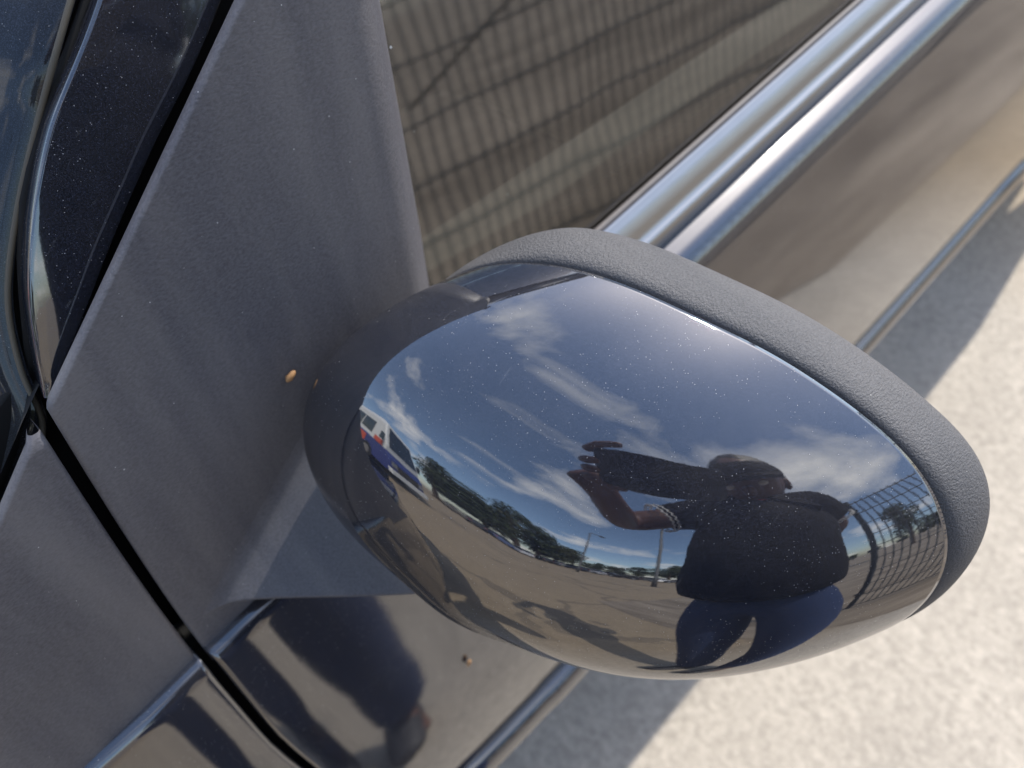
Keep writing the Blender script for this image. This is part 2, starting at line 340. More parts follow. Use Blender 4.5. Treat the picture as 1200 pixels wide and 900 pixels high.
def fieldmat():
    m, t, b = newmat('dry_field'); c = N(t, 'ShaderNodeTexCoord').outputs['Object']
    b.inputs['Roughness'].default_value = 1.0
    mpf = N(t, 'ShaderNodeMapping'); t.links.new(c, mpf.inputs[0]); mpf.inputs['Scale'].default_value = (3.2, .7, 1)
    a = N(t, 'ShaderNodeTexNoise', i_Scale=.8, i_Detail=9.0, i_Roughness=.68); t.links.new(mpf.outputs[0], a.inputs['Vector'])
    r = N(t, 'ShaderNodeValToRGB'); t.links.new(a.outputs['Fac'], r.inputs[0])
    r.color_ramp.elements[0].position = .3; r.color_ramp.elements[0].color = (.13, .10, .07, 1); r.color_ramp.elements[1].position = .7; r.color_ramp.elements[1].color = (.40, .33, .25, 1)
    t.links.new(r.outputs[0], b.inputs['Base Color']); return m
M['field'] = fieldmat()
fd = mobj('field', [(1.45, -2.2, .004), (60, -30, .004), (300, -150, .004), (300, 300, .004), (.62, 300, .004), (.62, 6, .004), (.64, 1.7, .004), (.95, .9, .004), (1.3, .2, .004)], [(0, 1, 2, 3, 4, 5, 6, 7, 8)], 'field', smooth=False); fd['kind'] = 'structure'

# ================================================================== THE CAR
CX = -.86                                           # centre line of the car
car = thing('parked_car', 'black car parked on the concrete, its wing mirror filling the foreground', 'car', (CX, .75, 0))
def softp(x, k=.08): return k * math.log1p(math.exp(max(-40, min(40, x / k))))
def zs(y):                                          # height of the shoulder line
    if y < 0: return .879 + .14 * y
    y = min(y, 1.6); return .872 + .153 * y - .012 * y * y - .05 * max(0, y - .9) ** 2 + .007 * (1 - sm(y, .06, .34))
PROF = [(.005, -.014), (.0068, -.006), (.0056, .002), (.0040, .0105), (.0016, .0182), (-.006, .0250), (-.016, .0285), (-.035, .0315), (-.10, .0410), (-.20, .0520), (-.28, .0560), (-.34, .0570), (-.40, .0545), (-.48, .040), (-.56, .018), (-.62, -.006)]
PR = crom(PROF, 57)
def side(y, s):                                     # outer skin of the lower body at profile parameter s (0 top .. 1 sill)
    u = s * (len(PR) - 1); j = min(int(u), len(PR) - 2); t = u - j
    dz, x = PR[j] * (1 - t) + PR[j + 1] * t
    k = .34 + .66 * sm(y, .06, .34)
    if dz > -.035: x = -.008 + (x + .008) * k; dz = .006 + (dz - .006) * k
    elif k < 1: x -= .0395 * (1 - k) * (1 - sm(-dz, .035, .32)); dz = dz + .041 * (1 - k) * (1 - min(1, (-dz - .035) / .1))
    w = max(0, min(1, -dz / .36))
    if y > 1.2: x += .055 * w * sm(y, 1.3, 2.4)
    x += .030 * max(0, min(y, 1.5))
    x += w * (.012 * (1 - math.exp(-max(y, 0) / .1)))
    if y > 1.6: x -= .05 * (y - 1.6) ** 2
    if y < -.03: x -= .26 * (-y - .03) ** 1.4
    return x, zs(y) + dz * (zs(y) - .25) / .622
def s_at_z(y, z):
    lo, hi = 0., 1.
    for _ in range(30):
        mid = (lo + hi) / 2
        if side(y, mid)[1] > z: lo = mid
        else: hi = mid
    return lo
def arch(y):
    for yc in (-.63, 2.30):
        if abs(y - yc) < .345: return .30 + math.sqrt(max(0, .345 ** 2 - (y - yc) ** 2))
    return .24
def side_panel(name, y0, y1, mat, edge0=None, edge1=None, rr=.003, s0=0., parent=None):
    """body panel between two shut lines, edges rolled over and flanged inwards"""
    cols = []                                       # (offset from y0/y1 mix, inward)
    for a in (0,):
        cols.append((0, 0., .022))
    for k in range(6): 
        a = k / 5 * math.pi / 2; cols.append((0, rr * (1 - math.cos(a)), rr * (1 - math.sin(a))))
    n = max(8, int((y1 - y0) / .03))
    mids = [(rr + (y1 - y0 - 2 * rr) * i / n) for i in range(1, n)]
    vs = []; rows = 72; colsdef = []
    for c_ in cols: colsdef.append(('a', c_[1], c_[2]))
    for m_ in mids: colsdef.append(('m', m_, 0.))
    for c_ in reversed(cols): colsdef.append(('b', c_[1], c_[2]))
    for j in range(rows):
        f = j / (rows - 1)
        for kind, d, inw in colsdef:
            y = y0 + d if kind in 'am' else y1 - d
            smax = s_at_z(y, arch(y)); s = s0 + (smax - s0) * f
            x, z = side(y, s)
            e = edge0(z) if edge0 else 0.; e1 = edge1(z) if edge1 else 0.
            w = (y - y0) / (y1 - y0)
            vs.append((x - inw, y + e * (1 - w) + e1 * w, z))
    return mobj(name, vs, gridfaces(len(colsdef), rows), mat, parent or car)
def mirror_copy(o, name=None):
    """the same part on the far side of the car"""
    me = o.data.copy()
    for v in me.vertices: v.co.x = -v.co.x
    me.flip_normals()
    c = bpy.data.objects.new(name or o.name.split('.')[0], me); COL.objects.link(c); c.parent = o.parent if o.parent == car else car
    for md in o.modifiers:
        if md.type == 'BEVEL': bevel(c, md.width, md.segments)
    return c
far = []
shut = lambda z: .012 * sm(.80 - z, 0, .16) + .030 * sm(.66 - z, 0, .3)     # front shut line swings back low down
door = side_panel('front_door', .0055, 1.47, 'paint', edge0=shut); far.append(door)
fender = side_panel('front_wing', -1.0, .0010, 'paint', edge1=shut); far.append(fender)
rq = side_panel('rear_wing', 1.476, 2.84, 'paint'); far.append(rq)
# dark structure behind the shut lines
vs = []; ys = np.linspace(-.98, 2.82, 100)
for j in range(24):
    for y in ys:
        sx = s_at_z(y, arch(y)); x, z = side(y, .03 + (sx - .03) * j / 23); vs.append((x - .022, y, z - .004))
inner = mobj('inner_body', vs, gridfaces(100, 24), 'dark', car); far.append(inner)
# rub moulding along the doors (deep rounded strip)
def strip(name, y0, y1, zoff=0.):
    prof = crom([(-.006, .024), (.004, .0215), (.0105, .014), (.0135, .003), (.013, -.008), (.0095, -.015), (.002, -.019), (-.008, -.021)], 26)
    vs = []; n = max(6, int((y1 - y0) / .04))
    for i in range(n + 1):
        y = y0 + (y1 - y0) * i / n
        for a, b in prof:
            s = s_at_z(y, .512); x, z = side(y, s)
            e = 1. if 0 < i < n else .25
            vs.append((x + a * e, y + shut(.51) * (1 if y < .2 else 0), .512 + b))
    return mobj(name, vs, gridfaces(26, n + 1), 'paint', car)
far.append(strip('rub_moulding', .010, 1.465)); far.append(strip('rub_moulding', 1.481, 1.62))
# waist moulding under the window glass
def zb(y): return zs(y) + .0485
def waist(name, y0, y1):
    vs = []; n = max(6, int((y1 - y0) / .03))
    prof = crom([(-.016, -.0010, 1), (-.0125, -.0010, 1), (-.0105, -.0020, 1), (-.0090, -.0035, 1), (-.0062, -.0065, 1), (-.0030, -.0130, 1), (-.0012, -.0200, 1), (.0006, -.0225, 1), (.0036, -.0250, 1), (.0048, -.0300, 1), (.0042, -.0380, 1), (.0, -.0440, 1)], 60)
    for i in range(n + 1):
        y = y0 + (y1 - y0) * i / n; top = zb(y); bot = zs(y) + .006
        h = top - bot
        for a, b, w in prof:
            vs.append((a + .03 * min(y, 1.5), y, top + (b / .041) * h if b < 0 else top + b))
    return mobj(name, vs, gridfaces(60, n + 1), 'metal', car)
def lip(y0, y1):
    pts = [(-.0135 + .03 * min(y0 + (y1 - y0) * i / 30, 1.5), y0 + (y1 - y0) * i / 30, zb(y0 + (y1 - y0) * i / 30) + .0006) for i in range(31)]
    tv, tf = tube(pts, .0024, 10); return mobj('window_seal', tv, tf, 'sealgrey', car)
far.append(lip(.2, 1.465)); far.append(lip(1.481, 2.0))
far.append(waist('waist_moulding', .194, 1.465)); far.append(waist('waist_moulding', 1.481, 2.0))
# ---- matte triangular panels on the door (sail) and on the wing
T7 = math.tan(R(4.6))
PLAN = .03                                           # the flanks spread towards the rear
def xs(y, z): return -.0145 - T7 * (z - .97) + PLAN * max(0, y) + .003 * sm(.935 - z, 0, .07)
def tri_panel(name, z0, z1, yf, yb, xf, mat, rf, rb, depth_b=None, nz=110, ny=90, parent=None):
    """panel bounded by a front and a rear edge; rf/rb rolled edge radii"""
    depth_b = depth_b or rb
    vs = []
    for j in range(nz):
        f = j / (nz - 1); z = z0 + (z1 - z0) * f
        a, b = yf(z), yb(z); wd = max(b - a, 1e-4)
        kf = min(rf, wd * .4); kb = min(rb, wd * .4) * (1 - .85 * sm(z, 1.15, 1.175))
        cols = [(a + .0012, .0048)]
        for k in range(7):
            q = k / 6 * math.pi / 2; cols.append((a + kf * (1 - math.cos(q)), kf * (1 - math.sin(q))))
        for k in range(1, ny):
            cols.append((a + kf + (wd - kf - kb) * k / ny, 0))
        for k in range(11):
            q = (10 - k) / 10 * math.pi / 2
            cols.append((b - kb * (1 - math.cos(q)), depth_b * (1 - math.sin(q)) * kb / rb) if depth_b == rb else (b - kb * (1 - k / 10), depth_b * (k / 10) ** 2 * kb / rb))
        cols.append((b, .006 + depth_b))
        for y, inw in cols:
            ez = .0
            if z1 - z < .003: ez = .003 - (z1 - z)
            if z - z0 < .0025: ez = max(ez, .0025 - (z - z0))
            vs.append((xf(y, z) - inw - ez, y, z))
    return mobj(name, vs, gridfaces(len(cols), nz), mat, parent or car)
Z_C, Y_C = 1.0635, .0150                             # corner where the shut line meets the screen pillar
def sail_front(z):
    if z < Z_C: return .0050 + (Y_C - .0050) * max(0, (z - .87) / (Z_C - .87)) ** 1.6
    return Y_C + (z - Z_C) * 1.155
def sail_back(z): return .1985 if z < 1.165 else .1985 - .02 * (z - 1.165) / .05
sail = tri_panel('mirror_sail_panel', .868, 1.2135, sail_front, sail_back, xs, 'trim', .0022, .021, .0125, nz=150, ny=110); far.append(sail)
def pf(z): return .0055 - (1.0555 - z) * 1.1
def pb(z): return .0002 + .0090 * max(0, (z - .87) / .185) ** 1.6
plate = tri_panel('wing_trim_plate', .845, 1.0550, pf, pb, xs, 'trim', .0022, .0028, nz=70, ny=40); far.append(plate)
# black backing behind sail, plate and pillar
def pil_left(z):
    zz = [1.0565, 1.0925, 1.1184, 1.1427, 1.1703, 1.246, 1.345, 1.43]; yy = [.017, .0328, .0477, .0686, .0991, .180, .30, .42]
    if z < 1.0555: return .0055 - (1.0555 - z) * 1.1 + .006
    return float(np.interp(z, zz, yy)) + .003
bk = tri_panel('pillar_backing', .85, 1.43, pil_left, lambda z: max(.19, pil_left(z) + .05), lambda y, z: xs(y, z) - .034 - .10 * max(0, z - 1.15), 'dark', .002, .002, nz=60, ny=20); far.append(bk)
# ---- screen pillar: painted strip narrowing to a point above the shut line
PL = [(-.0360, .0170, 1.0565), (-.0432, .0345, 1.0970), (-.0493, .0630, 1.1365), (-.0533, .0995, 1.1705), (-.0700, .180, 1.246), (-.118, .30, 1.345), (-.180, .42, 1.425)]
PRr = [(-.0345, .0185, 1.0565), (-.0352, .0430, 1.0795), (-.0378, .0655, 1.1005), (-.0398, .0915, 1.1235), (-.0425, .1325, 1.1580), (-.0560, .211, 1.233), (-.104, .331, 1.330), (-.168, .450, 1.411)]
L_, R_ = crom(PL, 80), crom(PRr, 80)
vs = []; nrm = np.array([.95, -.16, .26]); nrm /= np.linalg.norm(nrm)
us = [-.0, 0.01, .022, .036, .05, .1, .16, .25, .35, .45, .55, .65, .75, .84, .9, .95, .965, .98, .99, 1.0]
for a, b in zip(L_, R_):
    wd = np.linalg.norm(b - a)
    row = [a - nrm * .018]
    for u in us:
        e = min(u, 1 - u) * wd; r = min(.0012, wd * .45)
        roll = 0 if e > r else r - math.sqrt(max(0, r * r - (r - e) ** 2))
        bulge = .0006 * 4 * u * (1 - u) * min(1, wd / .02)
        row.append(a + (b - a) * u + nrm * (bulge - roll))
    row.append(b - nrm * .018); vs += row
pillar = mobj('screen_pillar', vs, gridfaces(len(us) + 2, 80), 'paint', car); far.append(pillar)
# ---- windscreen with a rounded lower corner
WE = [(-.085, -.095, .945), (-.058, -.056, .969), (-.046, -.025, .9984), (-.045, -.0143, 1.0098), (-.0434, .0033, 1.0288), (-.0448, .0119, 1.0415), (-.053, .0172, 1.0611), (-.0598, .0277, 1.0849), (-.0627, .0458, 1.1115), (-.0632, .067, 1.1383), (-.0635, .0934, 1.1694), (-.085, .175, 1.246), (-.138, .29, 1.345), (-.200, .405, 1.425)]
WEc = crom(WE, 120); vs = []
NU = 70
uu = [1 - (i / (NU - 1)) for i in range(NU)]; uu = [u ** 1.0 for u in uu]
for v, e in enumerate(WEc):
    f = v / 119; bow = .30 - .08 * f; hw = e[0] - CX
    for i in range(NU):
        q = i / (NU - 1); u = 1 - 2 * (q ** 1.0)
        u = math.copysign(1 - (1 - abs(u)) ** 1.5, u)
        roll = 0
        d = (1 - abs(u)) * hw
        if d < .004: roll = .004 - math.sqrt(max(0, .004 ** 2 - (.004 - d) ** 2))
        vs.append((CX + hw * u - roll * .5 * math.copysign(1, u), e[1] - bow * (1 - u * u) + roll * .8, e[2] + .02 * (1 - u * u) - roll * .5))
wsc = mobj('windscreen', vs, gridfaces(NU, 120), 'wscreen', car)
tv, tf = tube([(e[0] + .0012, e[1] + .0006, e[2] - .0004) for e in WEc], .0011, 8)
far.append(mobj('windscreen_seal', tv, tf, 'dirtyrub', car))
vs = []
for e in WEc:
    z = e[2]; o = np.array([xs(0, z) - .012, pf(z) + .002, z]) if z < 1.056 else np.array([float(np.interp(z, [q[2] for q in PL], [q[0] for q in PL])) - .010, pil_left(z) + .0015, z])
    m_ = (e + o) / 2 + np.array([-.016, .006, -.008])
    vs += [e + np.array([-.002, .002, -.001]), m_, o]
far.append(mobj('pillar_seal', vs, gridfaces(3, len(WEc)), 'dark', car))
# ---- side windows
def pane(name, y0, y1, z1, yfront=None):
    vs = []; n, k = 24, 24
    for j in range(k):
        for i in range(n):
            f = j / (k - 1); y = y0 + (y1 - y0) * i / (n - 1); zz = zb(y) - .02 + (z1 - zb(y) + .02) * f
            yy = y if yfront is None else max(y, yfront(zz) + .0 * i)
            h_ = zz - zb(yy)
            vs.append((-.0165 + .03 * min(yy, 1.5) - math.tan(R(10.8)) * h_ - .55 * max(0, h_) ** 3, yy, zz))
    return mobj(name, vs, gridfaces(n, k), 'glass', car)
w1 = pane('side_window', .185, 1.45, 1.40, lambda z: .185 + max(0, z - 1.2) * 1.05); far.append(w1)
w2 = pane('side_window', 1.50, 1.98, 1.39); far.append(w2)
# frame along the top of the windows, centre and rear pillars
def xw(z, y=.9): h_ = z - zb(y); return -.0165 + .03 * min(y, 1.5) - math.tan(R(10.8)) * h_ - .55 * max(0, h_) ** 3
tv, tf = tube([(xw(1.22, .2) + .004, .205, 1.215), (xw(1.3, .3) + .004, .30, 1.305), (xw(1.38, .4) + .002, .42, 1.385), (xw(1.41), .52, 1.405), (xw(1.41), 1.1, 1.41), (xw(1.4), 1.8, 1.39)], .014, 10)
far.append(mobj('window_frame', tv, tf, 'trim', car))
def pillarbox(name, y0, y1):
    vs = []
    for j in range(12):
        z = zb((y0 + y1) / 2) - .01 + (1.42 - zb(1)) * j / 11
        for y, inw in ((y0, .02), (y0 + .003, 0), (y1 - .003, 0), (y1, .02)): vs.append((xw(z, y) + .006 - inw, y, z))
    return mobj(name, vs, gridfaces(4, 12), 'rubber', car)
far.append(pillarbox('centre_pillar', 1.445, 1.505))
# rear side panel with sloping pillar
vs = []
for j in range(14):
    f = j / 13; z = zs(1.9) - .01 + (1.43 - zs(1.9)) * f
    for i in range(10):
        y = 1.97 + (2.82 - .35 * f ** 1.5 - 1.97) * i / 9; vs.append((xw(z, 1.5) + .008 - .12 * ((y - 1.97) / .85) ** 2 * 1., y, z))
far.append(mobj('rear_pillar', vs, gridfaces(10, 14), 'paint', car))
# ---- roof, bonnet, tail
hw0 = -.19 - CX
vs = []
for j in range(22):
    y = .38 + (2.52 - .38) * j / 21
    for i in range(25):
        u = 1 - 2 * i / 24; vs.append((CX + hw0 * u, y - .21 * (1 - u * u) * (1 - j / 21), 1.42 + .075 * (1 - u ** 4) * (1 - .35 * abs(j / 21 - .35))))
mobj('roof', vs, gridfaces(25, 22), 'paint', car)
vs = []
for j in range(26):
    f = j / 25
    for i in range(31):
        u = 1 - 2 * i / 30; au = abs(u)
        yb0 = -.10 - .30 * (1 - u * u); y = yb0 + (-1.12 + .13 * au ** 3 - yb0) * f
        zed = zs(max(y, -1.0)) + .01
        z = zed + (.045 + .0 * f) * (1 - au ** 3) * (1 - .3 * f) - .09 * max(0, f - .75) ** 2 * 10
        vs.append((CX + (-CX - .012 - .26 * max(0, -y - .03) ** 1.4) * u, y, z))
mobj('bonnet', vs, gridfaces(31, 26), 'paint', car)
def loftend(name, ysign, y0, zl, mat):
    vs = []
    for z, dep in zl:
        for i in range(31):
            u = 1 - 2 * i / 30
            vs.append((CX + (-CX - (.26 if ysign < 0 else .04)) * math.copysign(abs(u) ** .8, u), y0 + ysign * dep * (1 - abs(u) ** 3.2), z))
    return mobj(name, vs, gridfaces(31, len(zl)), mat, car)
loftend('front_bumper', -1, -.96, [(.80, .10), (.70, .17), (.60, .22), (.50, .24), (.40, .24), (.30, .22), (.22, .18)], 'paint')
loftend('rear_bumper', 1, 2.82, [(.72, .10), (.62, .15), (.5, .17), (.4, .17), (.3, .15), (.22, .1)], 'paint')
vs = []
for z, y, k in ((.72, 2.58, .98), (.82, 2.585, .98), (.93, 2.57, .97), (1.0, 2.54, .95), (1.2, 2.42, .88), (1.38, 2.26, .83), (1.47, 2.18, .80)):
    for i in range(21):
        u = 1 - 2 * i / 20; vs.append((CX + (-CX) * k * u, y + .32 + .05 * (1 - u * u), z + (.0 if z < 1.4 else .01 * (1 - u * u))))
tg = mobj('tailgate', vs, gridfaces(21, 7), 'paint', car)
vs = []
for z, y, k in ((1.02, 2.545, .86), (1.2, 2.435, .80), (1.36, 2.292, .76)):
    for i in range(15):
        u = 1 - 2 * i / 14; vs.append((CX + (-CX) * k * u, y + .32 + .05 * (1 - u * u), z))
mobj('rear_window', vs, gridfaces(15, 3), 'wscreen', tg)
bevel(mobj('number_plate', *box((CX, 2.975, .80), (.52, .012, .11)), 'trimwhite', tg, smooth=False), .002)
for sx in (1, -1):
    xx = CX + sx * (-CX - .34)
    bevel(mobj('headlight', *box((xx, -.985, .665), (.20, .12, .085), R(-28) * sx), 'lampglass', car, smooth=False), .035, 4)
    bevel(mobj('tail_light', *box((CX + sx * (-CX - .07), 2.85, .86), (.13, .09, .26), R(25) * sx), 'redlens', car, smooth=False), .03, 3)
bevel(mobj('floor_pan', *box((CX, .92, .25), (1.5, 3.4, .10)), 'dark', car, smooth=False), .02)
for sx in (1, -1):
    for yc in (-.63, 2.30):
        vs = []
        for k in range(25):
            a = math.pi * (.10 + .84 * k / 24)
            for xo in ((-.30, -.16) if yc < 0 else (-.30, .04)): vs.append((xo if sx > 0 else 2 * CX - xo, yc + .352 * math.cos(a), .30 + .352 * math.sin(a)))
        mobj('arch_sun_block', vs, gridfaces(2, 25), 'dark', car)  # curved sheet added to stop sunlight leaking through the wheel arch
    xo = -.085 if sx > 0 else 2 * CX + .085
    mobj('sill', *box((xo, .98, .24), (.13, 1.86, .06)), 'dark', car, smooth=False)  # sill strips added beside the floor to block sun leaking into the car's shadow
    mobj('sill', *box((xo, 2.75, .27), (.16, .2, .06)), 'dark', car, smooth=False)
# cabin
bevel(mobj('dashboard', *box((CX, .02, .88), (1.45, .50, .16)), 'cabin', car, smooth=False), .05, 4)
for sx in (.37, -.37):
    st = bevel(mobj('seat', *join(box((CX + sx, .62, .52), (.48, .50, .16)), box((CX + sx, .93, .86), (.46, .13, .60)), box((CX + sx, .97, 1.24), (.26, .10, .17))), 'cabin', car, smooth=False), .05, 4)
bevel(mobj('rear_seat', *join(box((CX, 1.62, .52), (1.25, .48, .18)), box((CX, 1.93, .82), (1.25, .14, .56))), 'cabin', car, smooth=False), .05, 4)
tv, tf = tube([(CX + .37 + .18 * math.cos(a), .36 - .06 * math.sin(a), .95 + .16 * math.sin(a)) for a in np.linspace(0, 2 * math.pi, 30)], .014, 8)
mobj('steering_wheel', tv, tf, 'cabin', car)
# inner door card seen through the window
mobj('door_card', *box((-.075, .62, .72), (.05, 1.1, .46)), 'cabin', car, smooth=False)
# wheels
def wheel(yc, sx):
    xo = (.005 - (.14 if yc < 0 else 0)); xo = xo if sx > 0 else 2 * CX - xo; xi = xo - sx * .20
    pr = [(xi, .20), (xi, .27), (xi + sx * .02, .30), (xi + sx * .06, .31), (xo - sx * .06, .31), (xo - sx * .02, .30), (xo, .27), (xo - sx * .004, .205)]
    vs = []; n = 40
    for x, r in pr:
        for k in range(n):
            a = 2 * math.pi * k / n; vs.append((x, yc + r * math.cos(a), .31 + r * math.sin(a)))
    ty = mobj('wheel', vs, gridfaces(n, len(pr), True), 'tyre', car)
    parts = [tube([(xo - sx * .02, yc, .31), (xo - sx * .06, yc, .31)], .05, 16)]
    for k in range(6):
        a = 2 * math.pi * k / 6; parts.append(tube([(xo - sx * .025, yc + .03 * math.cos(a), .31 + .03 * math.sin(a)), (xo - sx * .02, yc + .20 * math.cos(a), .31 + .20 * math.sin(a))], [.026, .018], 8))
    parts.append(tube([(xo - sx * .012, yc + .20 * math.cos(a), .31 + .20 * math.sin(a)) for a in np.linspace(0, 2 * math.pi, 41)], .012, 8))
    mobj('wheel_rim', *join(*parts), 'alloy', ty)
for yc in (-.63, 2.30):
    for sx in (1, -1): wheel(yc, sx)

# ---- the wing mirror
CP = np.array([-0.0729, 0.1959, -0.2857, 0.1983, 0.2192, -0.2195, 0.0954, 0.1521, 0.6163, -0.5941, -0.3633, -2.2284, -2.2663, -2.4816, -2.597, -2.5011, -2.1846, -1.9685, -2.0251, -2.2986, -2.3991, -2.467, -2.3398, 0.1634, -0.1044, 0.1949, 1.4608, -0.0767, -0.0393])
def cap_surface(NT, NR):
    """rounded shell: a freely drawn rim outline, domed forward along a tilted and sheared axis"""
    p = CP; NC = 12
    th = np.linspace(0, 2 * np.pi, NT, endpoint=False); pm = np.clip(p[26] + p[27] * np.sin(th) + p[28] * np.cos(th), .9, math.pi / 2)
    ph = np.linspace(0, 1, NR)[:, None] * pm[None]
    k = np.fft.rfft(np.exp(p[11:23])) / NC; rad = np.real(k[0]) * np.ones(NT)
    for m_ in range(1, len(k)): rad += (2 if m_ < 6 else 1) * np.real(k[m_] * np.exp(1j * m_ * th))
    yaw, pit, roll = p[3:6]; hh = p[6]; pe = 1 + np.exp(p[7]); qe = 1 + np.exp(p[8]); sh = p[9:11]; bow = p[23:26]
    a = np.array([np.sin(yaw) * np.cos(pit), -np.cos(yaw) * np.cos(pit), np.sin(pit)])
    e1 = -np.cross(a, [0, 0, 1.]); e1 /= np.linalg.norm(e1); e2 = np.cross(e1, a)
    if e2[2] < 0: e2 = -e2
    e1, e2 = np.cos(roll) * e1 + np.sin(roll) * e2, -np.sin(roll) * e1 + np.cos(roll) * e2
    ce = np.cos(pm)[None] ** (2 / qe)
    rho = (np.sin(ph) / np.sin(pm)[None]) ** (2 / pe); ht = (np.cos(ph) ** (2 / qe) - ce) / (1 - ce) * hh
    X = rho * (rad * np.cos(th))[None]; Y = rho * (rad * np.sin(th))[None]
    B = (bow[0] * X * X + bow[1] * X * Y + bow[2] * Y * Y) * 5
    Hh = ht; X = X + sh[0] * Hh; Y = Y + sh[1] * Hh
    P = np.array(CAM) + p[0:3] + X[..., None] * e1 + Y[..., None] * e2 + (Hh + B)[..., None] * a
    return P, a, e1, e2
NT, NR = 240, 150
P, A_, E1, E2 = cap_surface(NT, NR)
seam = P[-1]; cen = seam.mean(0)
# arm: carries the housing, grows out of the door panel's foot
def smax(a, b, k): return .5 * (a + b + math.sqrt((a - b) ** 2 + k * k))
def foot_x(y, z):
    xp = .011 + 1.115 * (y - .041) - 1.448 * (z - .905)
    xp = -smax(-xp, -.088, .02)                     # the arm ends under the housing
    return smax(xs(y, z), xp, .0105) - .0016
vs = []; ny, rowsz = 120, []
for k in range(60): rowsz.append((.9065 + .085 * (k / 59) ** 1.1, 0.))
under = [(.9052, .0008), (.9046, .0022), (.9045, .006), (.9045, .03), (.9045, .2)]
for z, inw in list(reversed(under)) + rowsz:
    for i in range(ny):
        y = .0125 + .19 * i / (ny - 1); x = foot_x(y, max(z, .9065)) - inw
        vs.append((max(x, xs(y, z) - .004), y, z))
wm = mobj('wing_mirror', vs, gridfaces(ny, len(under) + 60), 'trim', car)
wm['label'] = 'charcoal plastic arm swelling out of the door panel to carry the housing'
# cap
vs = [tuple(P[0, 0])]; fs = []
for j in range(1, NR):
    vs += [tuple(v) for v in P[j]]
for i in range(NT): fs.append((0, 1 + i, 1 + (i + 1) % NT))
for j in range(NR - 2):
    for i in range(NT):
        a = 1 + j * NT + i; b = 1 + j * NT + (i + 1) % NT; fs.append((a, b, b + NT, a + NT))
base = 1 + (NR - 2) * NT
for i in range(NT): vs.append(tuple(seam[i] - .0006 * A_ - .0025 * (seam[i] - cen) / np.linalg.norm(seam[i] - cen)))
for i in range(NT):
    a = base + i; b = base + (i + 1) % NT; fs.append((a, b, b + NT, a + NT))
cap = mobj('mirror_cap', vs, fs, 'cap', wm); cap['label'] = 'glossy black cap reflecting the sky and the photographer'
# rim round the back, matte grey plastic, open at the rear for the glass
ov = []
for i in range(NT):
    t = seam[(i + 1) % NT] - seam[i - 1]; t /= np.linalg.norm(t); o = np.cross(t, A_); o /= np.linalg.norm(o)
    if o @ (seam[i] - cen) < 0: o = -o
    ov.append(o)
ov = np.array(ov)
for _ in range(6): ov = (np.roll(ov, 1, 0) + ov + np.roll(ov, -1, 0)); ov /= np.linalg.norm(ov, axis=1, keepdims=True)
BK = -A_
sec = crom([(-.0065, .0022), (-.0026, .0030), (.0002, .0040), (.0022, .0068), (.0042, .013), (.0056, .021), (.0056, .0265), (.0040, .0305), (.0005, .0325), (-.004, .0325), (-.0075, .030), (-.010, .022), (-.011, .016)], 40)
vs = []
for o_, b_ in sec:
    for i in range(NT):
        k_ = 1 - .9 * sm(-ov[i][0], .2, .8)
        f_ = 1 + 1.15 * sm(ov[i][0], .35, .95); g_ = 1 + .22 * sm(ov[i][0], .1, .9)
        vs.append(tuple(seam[i] + ov[i] * (o_ if o_ < 0 else o_ * k_ * f_) + BK * b_ * (.45 + .55 * k_) * g_))
rim = mobj('mirror_rim', vs, gridfaces(NT, len(sec), True), 'rim', wm); rim['label'] = 'matte grey rim round the mirror housing'
vs = [tuple(cen + BK * .020)] + [tuple(seam[i] - ov[i] * .0108 + BK * .018) for i in range(NT)]
mobj('mirror_glass', vs, [(0, 1 + i, 1 + (i + 1) % NT) for i in range(NT)], 'mirror', wm)
# mirrored far side
for o in far: mirror_copy(o)
mc = [wm, cap, rim] + [o for o in wm.children if o.name.startswith('mirror_glass')]
r2 = mirror_copy(wm)
for o in mc[1:]:
    c2 = mirror_copy(o); c2.parent = r2
#@@CAR_END
# ================================================================== PHOTOGRAPHER
person = thing('person', 'person in black short-sleeved top and blue jeans bending over the mirror to photograph it', 'person', (.62, -.01, 0))
def skinmesh(name, chains, mat, parent, sub=2):
    """chains: lists of (position, radius or (rx, ry)); points that coincide are welded, each island gets a root"""
    vs = []; ed = []; rad = []; idx = {}
    def vid(p, r):
        k = tuple(round(c, 4) for c in p)
        if k not in idx: idx[k] = len(vs); vs.append(Vector(p) - rootloc(parent)); rad.append(r)
        return idx[k]
    roots = []
    for ch in chains:
        prev = None
        for p, r in ch:
            fresh = tuple(round(c, 4) for c in p) not in idx
            v = vid(p, r)
            if prev is None and fresh: roots.append(v)
            if prev is not None: ed.append((prev, v))
            prev = v
    me = bpy.data.meshes.new(name); me.from_pydata(vs, ed, []); me.materials.append(M[mat])
    o = bpy.data.objects.new(name, me); COL.objects.link(o); o.parent = parent
    md = o.modifiers.new('skin', 'SKIN'); md.use_smooth_shade = True; md.branch_smoothing = .5
    sv = me.skin_vertices[0].data
    for i, r in enumerate(rad):
        sv[i].radius = r if isinstance(r, tuple) else (r, r); sv[i].use_root = i in roots
    sb = o.modifiers.new('sub', 'SUBSURF'); sb.levels = sub; sb.render_levels = sub
    # bake to a plain mesh
    dg = bpy.context.evaluated_depsgraph_get(); ev = o.evaluated_get(dg); nm = bpy.data.meshes.new_from_object(ev)
    o.modifiers.clear(); o.data = nm
    nm.polygons.foreach_set('use_smooth', [True] * len(nm.polygons))
    if not nm.materials: nm.materials.append(M[mat])
    return o
